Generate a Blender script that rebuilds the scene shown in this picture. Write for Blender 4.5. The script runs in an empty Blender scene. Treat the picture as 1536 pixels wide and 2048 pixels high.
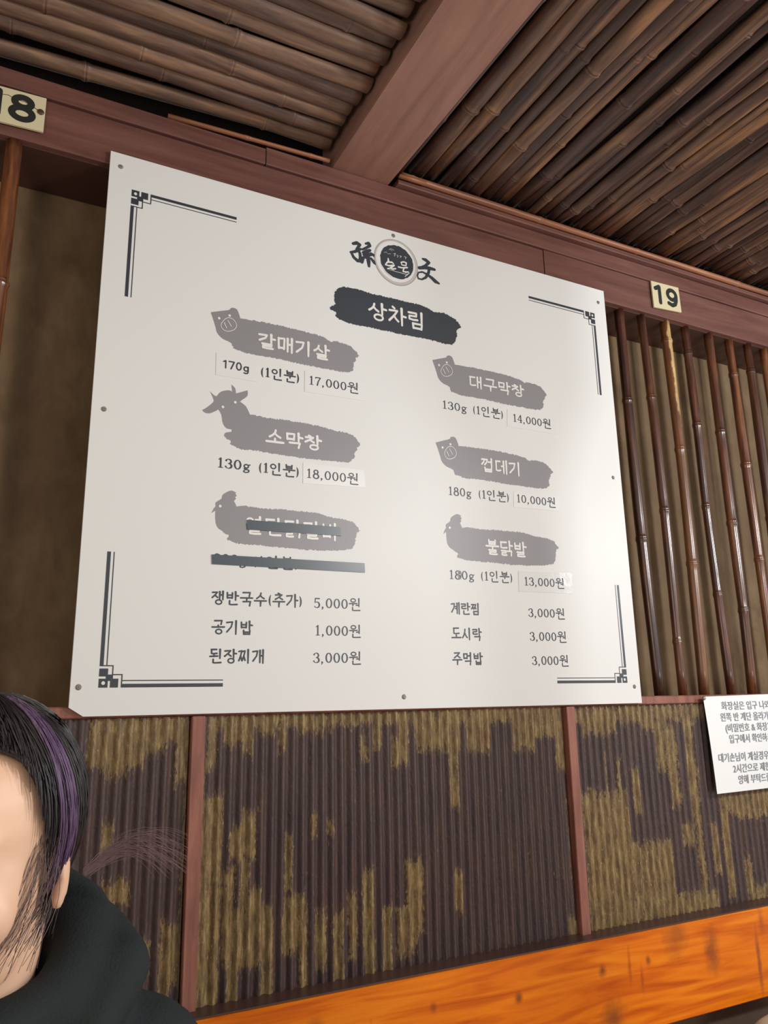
import bpy, bmesh, math, random, json
from mathutils import Vector, Matrix, noise
R = random.Random(7)
S = bpy.context.scene
COL = S.collection
# ------------------------------------------------------------ camera
cam = bpy.data.cameras.new('camera'); camo = bpy.data.objects.new('camera', cam); COL.objects.link(camo)
cam.sensor_fit = 'VERTICAL'; cam.sensor_height = 36; cam.lens = 27.213; cam.clip_start = 0.02
XR, YR, ZR = ((0.8912341, 0.0914859, 0.4442208), (-0.4531982, 0.2178575, 0.8643781), (-0.0176984, -0.9716833, 0.2356233))
M = Matrix((XR, YR, ZR))
rot = Matrix((( M[0][0], -M[0][1], -M[0][2]), (M[1][0], -M[1][1], -M[1][2]), (M[2][0], -M[2][1], -M[2][2])))
camo.matrix_world = Matrix.Translation((-0.125813, -1.331418, 0.017426)) @ rot.to_4x4()
S.camera = camo
# ------------------------------------------------------------ light and exposure
S.view_settings.view_transform = 'Standard'; S.view_settings.look = 'None'
S.view_settings.gamma = 1; S.view_settings.use_curve_mapping = False
S.view_settings.exposure = 0.0
w = bpy.data.worlds.new('room_air'); S.world = w; w.use_nodes = True
w.node_tree.nodes['Background'].inputs[0].default_value = (1.0, .965, .94, 1)
w.node_tree.nodes['Background'].inputs[1].default_value = 0.66
def lamp(name, loc, power, col, rad):
    l = bpy.data.lights.new(name, 'POINT'); l.energy = power; l.color = col; l.shadow_soft_size = rad
    o = bpy.data.objects.new(name, l); COL.objects.link(o); o.location = loc; return o
lamp('pendant_lamp_light', (1.405, -1.6, .67), 54, (1, .98, .96), .09)
lamp('second_pendant_lamp_light', (2.65, -1.6, .71), 70, (.94, .98, 1), .06)
lamp('warm_lamp_light', (-.75, -1.25, .35), 12, (1, .80, .55), .12)
lamp('low_room_light', (1.9, -2.2, -.4), 34, (1, .88, .74), .3)
# ------------------------------------------------------------ materials
def new_mat(name):
    m = bpy.data.materials.new(name); m.use_nodes = True
    nt = m.node_tree; b = nt.nodes['Principled BSDF']; return m, nt, b
def rgb(c): return (c[0], c[1], c[2], 1)
def plain(name, c, rough=.6, spec=.5, bump=0, bscale=200, coat=0):
    m, nt, b = new_mat(name)
    b.inputs['Base Color'].default_value = rgb(c); b.inputs['Roughness'].default_value = rough
    b.inputs['Specular IOR Level'].default_value = spec
    if coat: b.inputs['Coat Weight'].default_value = coat; b.inputs['Coat Roughness'].default_value = .15
    if bump:
        tc = nt.nodes.new('ShaderNodeTexCoord'); n = nt.nodes.new('ShaderNodeTexNoise'); n.inputs['Scale'].default_value = bscale
        n.inputs['Detail'].default_value = 5
        bp = nt.nodes.new('ShaderNodeBump'); bp.inputs['Strength'].default_value = bump; bp.inputs['Distance'].default_value = .002
        nt.links.new(tc.outputs['Object'], n.inputs['Vector']); nt.links.new(n.outputs[0], bp.inputs['Height']); nt.links.new(bp.outputs[0], b.inputs['Normal'])
    return m
def streaky(name, stops, stretch, rough=.5, spec=.5, bump=.25, coat=0, per_object=0.0, detail=6, blotch=None, dist=.3, rough2=None):
    """noise stretched along one axis -> colour ramp; optional second broad blotch colour; optional per-object variation"""
    m, nt, b = new_mat(name); N = nt.nodes; L = nt.links
    tc = N.new('ShaderNodeTexCoord'); mp = N.new('ShaderNodeMapping'); mp.inputs['Scale'].default_value = stretch
    L.new(tc.outputs['Object'], mp.inputs['Vector'])
    n = N.new('ShaderNodeTexNoise'); n.inputs['Scale'].default_value = 1; n.inputs['Detail'].default_value = detail; n.inputs['Roughness'].default_value = .62
    n.inputs['Distortion'].default_value = dist
    L.new(mp.outputs[0], n.inputs['Vector'])
    r = N.new('ShaderNodeValToRGB'); e = r.color_ramp.elements
    e[0].position, e[0].color = stops[0][0], rgb(stops[0][1]); e[1].position, e[1].color = stops[-1][0], rgb(stops[-1][1])
    for p, c in stops[1:-1]: x = e.new(p); x.color = rgb(c)
    fac = n.outputs[0]
    oi = N.new('ShaderNodeObjectInfo')
    if per_object:
        ad = N.new('ShaderNodeMath'); ad.operation = 'MULTIPLY_ADD'; ad.inputs[1].default_value = per_object; 
        L.new(oi.outputs['Random'], ad.inputs[0]); sb = N.new('ShaderNodeMath'); sb.operation = 'SUBTRACT'; sb.inputs[1].default_value = per_object / 2
        L.new(fac, ad.inputs[2]); L.new(ad.outputs[0], sb.inputs[0]); fac = sb.outputs[0]
        ofs = N.new('ShaderNodeVectorMath'); ofs.operation = 'SCALE'; ofs.inputs[3].default_value = 37
        cmb = N.new('ShaderNodeCombineXYZ'); [L.new(oi.outputs['Random'], cmb.inputs[i]) for i in range(3)]
        L.new(cmb.outputs[0], ofs.inputs[0]); L.new(ofs.outputs[0], mp.inputs['Location'])
    L.new(fac, r.inputs[0]); colour = r.outputs[0]
    if blotch:
        bc, bsc, lo, hi = blotch
        n2 = N.new('ShaderNodeTexNoise'); n2.inputs['Scale'].default_value = bsc; n2.inputs['Detail'].default_value = 3
        L.new(tc.outputs['Object'], n2.inputs['Vector'])
        mr = N.new('ShaderNodeMapRange'); mr.inputs[1].default_value = lo; mr.inputs[2].default_value = hi
        L.new(n2.outputs[0], mr.inputs[0]); mx = N.new('ShaderNodeMixRGB'); mx.inputs[2].default_value = rgb(bc)
        L.new(mr.outputs[0], mx.inputs[0]); L.new(colour, mx.inputs[1]); colour = mx.outputs[0]
    L.new(colour, b.inputs['Base Color'])
    b.inputs['Roughness'].default_value = rough; b.inputs['Specular IOR Level'].default_value = spec
    if coat: b.inputs['Coat Weight'].default_value = coat; b.inputs['Coat Roughness'].default_value = .18
    if bump:
        bp = N.new('ShaderNodeBump'); bp.inputs['Strength'].default_value = bump; bp.inputs['Distance'].default_value = .002
        L.new(n.outputs[0], bp.inputs['Height']); L.new(bp.outputs[0], b.inputs['Normal'])
    return m
MT = {}
MT['board'] = plain('satin_white_panel', (.695, .70, .685), .38, .15, bump=.02, bscale=900)
MT['edge'] = plain('panel_edge', (.55, .5, .4), .5)
MT['ink'] = plain('dark_ink', (.035, .042, .052), .42)
MT['grey_ink'] = plain('grey_ink', (.235, .228, .24), .42)
MT['white_ink'] = plain('white_ink', (.72, .71, .68), .42)
MT['plate_ring'] = plain('pale_ring_ink', (.50, .47, .45), .4)
MT['plate_line'] = plain('grey_ring_line', (.33, .30, .29), .4)
MT['tape'] = plain('dark_tape', (.06, .075, .09), .33)
MT['sticker'] = plain('sticker_paper', (.70, .70, .69), .36)
MT['sticker_film'] = plain('sticker_film', (.66, .665, .65), .18, .6, bump=.25, bscale=60)
MT['screw'] = plain('screw_metal', (.22, .19, .16), .35, .8)
MT['paper'] = plain('paper', (.74, .76, .76), .55)
MT['paper_ink'] = plain('paper_print', (.20, .21, .24), .6)
MT['plate'] = plain('cream_plastic', (.62, .56, .36), .4, bump=.03)
MT['plate_ink'] = plain('plate_black', (.02, .022, .02), .45)
MT['stucco'] = streaky('brown_stucco', [(.3, (.12, .076, .042)), (.5, (.175, .115, .064)), (.75, (.235, .163, .095))], (16, 16, 9), .85, .2, .5, detail=10, blotch=((.15, .10, .06), 2.2, .45, .75))
MT['header'] = streaky('red_brown_stain', [(.3, (.095, .038, .029)), (.52, (.148, .062, .049)), (.75, (.20, .09, .07))], (3, 30, 40), .42, .5, .15, coat=.1, blotch=((.125, .06, .054), 4, .5, .75))
MT['beam'] = streaky('beam_stain', [(.3, (.20, .10, .075)), (.55, (.29, .15, .11)), (.8, (.35, .195, .15))], (30, 3, 40), .5, .4, .12, blotch=((.16, .085, .07), 3, .5, .78))
MT['post'] = streaky('post_stain', [(.3, (.15, .05, .033)), (.55, (.25, .09, .06)), (.8, (.33, .14, .09))], (60, 60, 7), .45, .5, .2)
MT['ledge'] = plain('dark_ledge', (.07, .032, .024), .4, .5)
MT['bamboo'] = streaky('lacquered_bamboo', [(.25, (.022, .008, .006)), (.45, (.075, .024, .012)), (.62, (.17, .06, .022)), (.85, (.36, .17, .055))], (70, 70, 5), .25, .6, .15, coat=.35, per_object=.28)
MT['ceil_x'] = streaky('smoked_bamboo_along_wall', [(.25, (.05, .032, .028)), (.45, (.115, .070, .054)), (.62, (.19, .115, .080)), (.85, (.36, .21, .12))], (7, 60, 60), .5, .45, .45, per_object=.30)
MT['ceil_y'] = streaky('smoked_bamboo_across', [(.25, (.028, .017, .015)), (.45, (.074, .040, .031)), (.62, (.14, .078, .050)), (.85, (.36, .18, .075))], (60, 5, 60), .45, .5, .45, per_object=.36)
MT['strip'] = streaky('strip_stain', [(.3, (.17, .06, .03)), (.6, (.30, .12, .055)), (.8, (.42, .2, .09))], (4, 60, 60), .45, .5, .2)
MT['dark'] = plain('dark_void', (.018, .013, .011), .9, .1)
MT['lower'] = plain('lower_wall_brown', (.07, .05, .03), .7, bump=.2, bscale=40)
MT['floor'] = streaky('floor_tile', [(.3, (.12, .10, .085)), (.7, (.22, .19, .16))], (6, 6, 6), .5, .4, .1)
MT['steel'] = plain('blocker_steel', (.42, .42, .42), .3, .8)
MT['cloth'] = plain('hoodie_fleece', (.022, .027, .028), .9, .15, bump=.6, bscale=350)
MT['trouser'] = plain('dark_trouser', (.03, .032, .045), .85, .15)
MT['shoe'] = plain('shoe', (.3, .3, .3), .6)
MT['hair'] = streaky('black_hair', [(.3, (.012, .010, .011)), (.7, (.035, .028, .030))], (200, 200, 20), .38, .5, 0)
MT['purple'] = streaky('purple_hair', [(.3, (.06, .032, .075)), (.7, (.16, .09, .18))], (200, 200, 20), .38, .5, 0)
MT['wisp'] = plain('faded_hair', (.22, .13, .14), .45)
MT['sidelock'] = plain('brown_hair', (.11, .068, .068), .45)
MT['eye'] = plain('eye_white', (.6, .58, .55), .2); MT['iris'] = plain('iris', (.02, .012, .01), .1)
MT['lip'] = plain('lip', (.45, .16, .13), .45)
MT['cream'] = plain('cream_cloth', (.42, .38, .26), .8, bump=.3, bscale=60)
m, nt, b = new_mat('skin'); MT['skin'] = m
b.inputs['Base Color'].default_value = (.74, .47, .32, 1); b.inputs['Roughness'].default_value = .48
b.inputs['Subsurface Weight'].default_value = .15; b.inputs['Subsurface Radius'].default_value = (.02, .008, .004); b.inputs['Subsurface Scale'].default_value = .3
# varnished pine with knots, drips and dark smears, some painting in a person's shadow
m, nt, b = new_mat('orange_varnished_pine'); MT['pine'] = m; N = nt.nodes; L = nt.links
tc = N.new('ShaderNodeTexCoord'); mp = N.new('ShaderNodeMapping'); mp.inputs['Scale'].default_value = (2.2, 20, 26); L.new(tc.outputs['Object'], mp.inputs[0])
n = N.new('ShaderNodeTexNoise'); n.inputs['Scale'].default_value = 1.6; n.inputs['Detail'].default_value = 8; n.inputs['Distortion'].default_value = 1.2; L.new(mp.outputs[0], n.inputs['Vector'])
r = N.new('ShaderNodeValToRGB'); e = r.color_ramp.elements; e[0].position = .3; e[0].color = (.44, .075, .001, 1); e[1].position = .75; e[1].color = (.74, .23, .008, 1)
x = e.new(.5); x.color = (.62, .145, .003, 1); L.new(n.outputs[0], r.inputs[0]); colr = r.outputs[0]
def spot(colr, px, pz, rx, rz, col, amt):
    v = N.new('ShaderNodeMapping'); v.vector_type = 'POINT'; v.inputs['Location'].default_value = (-px / rx, 0, -pz / rz); v.inputs['Scale'].default_value = (1 / rx, 0, 1 / rz)
    L.new(tc.outputs['Object'], v.inputs[0])
    nz = N.new('ShaderNodeTexNoise'); nz.inputs['Scale'].default_value = 45; nz.inputs['Detail'].default_value = 4; L.new(tc.outputs['Object'], nz.inputs['Vector'])
    le = N.new('ShaderNodeVectorMath'); le.operation = 'LENGTH'; L.new(v.outputs[0], le.inputs[0])
    ad = N.new('ShaderNodeMath'); ad.operation = 'ADD'; L.new(le.outputs['Value'], ad.inputs[0]); L.new(nz.outputs[0], ad.inputs[1])
    mr = N.new('ShaderNodeMapRange'); mr.inputs[1].default_value = 1.55; mr.inputs[2].default_value = .7; mr.inputs[3].default_value = 0; mr.inputs[4].default_value = amt
    L.new(ad.outputs[0], mr.inputs[0]); mx = N.new('ShaderNodeMixRGB'); L.new(mr.outputs[0], mx.inputs[0]); L.new(colr, mx.inputs[1]); mx.inputs[2].default_value = rgb(col); return mx.outputs[0]
for s in [(1.0, -0.5, 0.012, 0.014, (0.12, 0.03, 0.01), 0.8), (0.8, -0.515, 0.01, 0.012, (0.14, 0.035, 0.01), 0.8), (1.12, -0.5, 0.009, 0.01, (0.12, 0.03, 0.01), 0.7), (0.62, -0.5, 0.008, 0.01, (0.16, 0.04, 0.01), 0.6), (1.02, -0.585, 0.035, 0.04, (0.16, 0.05, 0.012), 0.75), (1.3, -0.51, 0.03, 0.05, (0.17, 0.04, 0.012), 0.7), (1.2, -0.47, 0.04, 0.05, (0.2, 0.05, 0.012), 0.55), (0.47, -0.55, 0.007, 0.05, (0.22, 0.04, 0.01), 0.8), (0.5, -0.55, 0.006, 0.06, (0.2, 0.04, 0.01), 0.7), (1.07, -0.5, 0.006, 0.04, (0.32, 0.05, 0.01), 0.7), (1.1, -0.53, 0.005, 0.03, (0.32, 0.05, 0.01), 0.7), (1.44, -0.55, 0.008, 0.08, (0.22, 0.05, 0.02), 0.8), (0.4, -0.49, 0.02, 0.02, (0.3, 0.06, 0.01), 0.6), (1.46, -0.47, 0.012, 0.04, (0.28, 0.06, 0.02), 0.6)]: colr = spot(colr, *s)
L.new(colr, b.inputs['Base Color']); b.inputs['Roughness'].default_value = .33; b.inputs['Coat Weight'].default_value = .04; b.inputs['Specular IOR Level'].default_value = .2; b.inputs['Coat Roughness'].default_value = .2
bp = N.new('ShaderNodeBump'); bp.inputs['Strength'].default_value = .12; bp.inputs['Distance'].default_value = .001; L.new(n.outputs[0], bp.inputs['Height']); L.new(bp.outputs[0], b.inputs['Normal'])
# rusted, overpainted corrugated sheet: 'ochre' attribute marks where the ochre coat survives
m, nt, b = new_mat('rusted_corrugated_sheet'); MT['rust'] = m; N = nt.nodes; L = nt.links
tc = N.new('ShaderNodeTexCoord'); at = N.new('ShaderNodeAttribute'); at.attribute_name = 'ochre'
def nz(scale, vec, det=6):
    mp = N.new('ShaderNodeMapping'); mp.inputs['Scale'].default_value = vec; L.new(tc.outputs['Object'], mp.inputs[0])
    n = N.new('ShaderNodeTexNoise'); n.inputs['Scale'].default_value = scale; n.inputs['Detail'].default_value = det; n.inputs['Roughness'].default_value = .65; L.new(mp.outputs[0], n.inputs['Vector']); return n.outputs[0]
def mth(op, a, b_=None, c_=None):
    q = N.new('ShaderNodeMath'); q.operation = op
    for i, v in enumerate((a, b_, c_)):
        if v is None: continue
        if hasattr(v, 'links'): L.new(v, q.inputs[i])
        else: q.inputs[i].default_value = v
    return q.outputs[0]
def ramp(src, st):
    r = N.new('ShaderNodeValToRGB'); e = r.color_ramp.elements; e[0].position = st[0][0]; e[0].color = rgb(st[0][1]); e[1].position = st[-1][0]; e[1].color = rgb(st[-1][1])
    for p, c in st[1:-1]: x = e.new(p); x.color = rgb(c)
    L.new(src, r.inputs[0]); return r.outputs[0]
def mix(f, a, b_):
    x = N.new('ShaderNodeMixRGB'); L.new(f, x.inputs[0]); L.new(a, x.inputs[1]); L.new(b_, x.inputs[2]); return x.outputs[0]
big = nz(1, (55, 1, 14)); fine = nz(1, (330, 1, 90))
f = mth('ADD', at.outputs['Fac'], mth('MULTIPLY', mth('SUBTRACT', big, .5), 1.35)); f = mth('ADD', f, mth('MULTIPLY', mth('SUBTRACT', fine, .5), 2.1))
mr = N.new('ShaderNodeMapRange'); mr.inputs[1].default_value = .42; mr.inputs[2].default_value = .58; L.new(f, mr.inputs[0])
darkc = ramp(nz(1, (90, 1, 8)), [(.3, (.030, .018, .020)), (.52, (.058, .032, .031)), (.72, (.095, .046, .032)), (.85, (.15, .075, .035))])
ochc = ramp(nz(1, (150, 1, 28), 9), [(.32, (.075, .042, .022)), (.50, (.18, .115, .042)), (.65, (.30, .215, .085)), (.80, (.56, .46, .25))])
tone = N.new('ShaderNodeMapRange'); tone.inputs[1].default_value = .20; tone.inputs[2].default_value = .45; L.new(f, tone.inputs[0])
midc = ramp(nz(1, (200, 1, 12)), [(.35, (.045, .025, .022)), (.6, (.12, .065, .032))])
speck = N.new('ShaderNodeMapRange'); speck.inputs[1].default_value = .60; speck.inputs[2].default_value = .68; L.new(nz(1, (420, 1, 120), 3), speck.inputs[0])
pale = ramp(nz(1, (20, 1, 20)), [(.4, (.30, .19, .08)), (.6, (.55, .44, .26))])
base = mix(mr.outputs[0], mix(mth('MULTIPLY', tone.outputs[0], .55), darkc, midc), ochc)
edge = mth('MULTIPLY', speck.outputs[0], mth('MULTIPLY', tone.outputs[0], .75))
L.new(mix(edge, base, pale), b.inputs['Base Color']); b.inputs['Roughness'].default_value = .42; b.inputs['Specular IOR Level'].default_value = .55
bp = N.new('ShaderNodeBump'); bp.inputs['Strength'].default_value = .5; bp.inputs['Distance'].default_value = .0015; L.new(f, bp.inputs['Height']); L.new(bp.outputs[0], b.inputs['Normal'])
# half-peeled bamboo
m, nt, b = new_mat('peeling_bamboo'); MT['peeled'] = m; N = nt.nodes; L = nt.links
tc = N.new('ShaderNodeTexCoord'); sp = N.new('ShaderNodeSeparateXYZ'); L.new(tc.outputs['Object'], sp.inputs[0])
hz = N.new('ShaderNodeMapRange'); hz.inputs[1].default_value = .5; hz.inputs[2].default_value = .95; L.new(sp.outputs[2], hz.inputs[0])
sx = N.new('ShaderNodeMapRange'); sx.inputs[1].default_value = 1.428; sx.inputs[2].default_value = 1.444; L.new(sp.outputs[0], sx.inputs[0])
f = mth('ADD', mth('MULTIPLY', mth('SUBTRACT', nz(1, (90, 90, 22)), .5), 1.1), mth('MULTIPLY', hz.outputs[0], sx.outputs[0]))
mr = N.new('ShaderNodeMapRange'); mr.inputs[1].default_value = .38; mr.inputs[2].default_value = .46; L.new(f, mr.inputs[0])
L.new(mix(mr.outputs[0], ramp(nz(1, (70, 70, 5)), [(.3, (.06, .02, .012)), (.7, (.24, .10, .035))]), ramp(nz(1, (90, 90, 20)), [(.3, (.30, .17, .055)), (.7, (.62, .44, .20))])), b.inputs['Base Color'])
b.inputs['Roughness'].default_value = .3; b.inputs['Coat Weight'].default_value = .3; b.inputs['Coat Roughness'].default_value = .2

# ------------------------------------------------------------ helpers
def link(name, me, mat, parent=None, smooth=False):
    o = bpy.data.objects.new(name, me); COL.objects.link(o)
    if mat: me.materials.append(MT[mat] if isinstance(mat, str) else mat)
    if smooth:
        for p in me.polygons: p.use_smooth = True
    if parent: o.parent = parent
    return o
def pyd(name, V, F, mat, parent=None, smooth=False):
    me = bpy.data.meshes.new(name); me.from_pydata([tuple(v) for v in V], [], F); me.update(); return link(name, me, mat, parent, smooth)
def tag(o, label=None, cat=None, group=None, kind=None):
    if label: o['label'] = label
    if cat: o['category'] = cat
    if group: o['group'] = group
    if kind: o['kind'] = kind
    return o
def empty(name, loc=(0, 0, 0)):
    o = bpy.data.objects.new(name, None); COL.objects.link(o); o.location = loc; o.empty_display_size = .05; return o
def box(name, lo, hi, mat, parent=None, bev=0.0015, corners=None, wob=0):
    bm = bmesh.new(); bmesh.ops.create_cube(bm, size=1)
    for v in bm.verts: v.co = Vector([lo[i] if v.co[i] < 0 else hi[i] for i in range(3)])
    if bev: bmesh.ops.bevel(bm, geom=bm.edges[:], offset=bev, segments=2, affect='EDGES')
    me = bpy.data.meshes.new(name); bm.to_mesh(me); bm.free(); return link(name, me, mat, parent)
def prism(name, poly, y0, y1, mat, parent=None):
    """extrude an outline in the wall plane (x, z) between depths y0 (front) and y1"""
    n = len(poly); V = [(x, y0, z) for x, z in poly] + [(x, y1, z) for x, z in poly]
    a = sum(poly[i][0] * poly[(i + 1) % n][1] - poly[(i + 1) % n][0] * poly[i][1] for i in range(n))
    f = list(range(n)) if a > 0 else list(range(n))[::-1]
    F = [f, [i + n for i in f[::-1]]] + [([i, i + n, (i + 1) % n + n, (i + 1) % n] if a > 0 else [i, (i + 1) % n, (i + 1) % n + n, i + n]) for i in range(n)]
    return pyd(name, V, F, mat, parent)
def pole(name, p0, p1, r, nodes, mat, parent, seg=12, bend=.004, flat=1.0, seed=0, step=.05, caps=True):
    """bamboo pole: rings of slightly varying radius with a raised double ridge at each node"""
    p0 = Vector(p0); p1 = Vector(p1); Ln = (p1 - p0).length; d = (p1 - p0) / Ln
    u = d.orthogonal().normalized(); v = d.cross(u)
    if flat != 1: u = Vector((0, 0, 1)) - d * d.z; u.normalize(); v = d.cross(u)
    rr = random.Random(seed); ts = {0.0: 1, Ln: 1}
    k = 0
    while k * step < Ln: ts[k * step] = 1; k += 1
    for nd in nodes:
        for t in [t for t in ts if abs(t - nd) < .012 and 0 < t < Ln]: ts.pop(t)
        for dt, s in ((-.011, 1.0), (-.005, 1.10), (-.0015, 1.17), (0, 1.0), (.0015, 1.13), (.004, 1.03), (.010, .97)):
            if 0 < nd + dt < Ln: ts[nd + dt] = s
    T = sorted(ts); V = []; F = []; ph = rr.random() * 9; a0 = rr.uniform(-1, 1) * bend
    nds = [0] + sorted(nodes) + [Ln]
    def axis(t):
        i = max([j for j in range(len(nds)) if nds[j] <= t + 1e-9]); off = ((i * 7919 + seed * 31) % 13 / 12 - .5) * bend
        i2 = min(i + 1, len(nds) - 1); off2 = ((i2 * 7919 + seed * 31) % 13 / 12 - .5) * bend
        f = (t - nds[i]) / max(nds[i2] - nds[i], 1e-6); o = off * (1 - f) + off2 * f
        return p0 + d * t + u * o + v * (o * .6 + a0 * math.sin(math.pi * t / Ln))
    for t in T:
        c = axis(t); s = ts[t] * (1 + .05 * math.sin(ph + t * 9))
        for k in range(seg):
            a = 2 * math.pi * k / seg; V.append(c + u * (math.cos(a) * r * s * flat) + v * (math.sin(a) * r * s))
    n = len(T)
    for i in range(n - 1):
        for k in range(seg): F.append([i * seg + k, i * seg + (k + 1) % seg, (i + 1) * seg + (k + 1) % seg, (i + 1) * seg + k])
    if caps: F.append(list(range(seg))[::-1]); F.append([(n - 1) * seg + k for k in range(seg)])
    return pyd(name, V, F, mat, parent, True)

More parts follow.
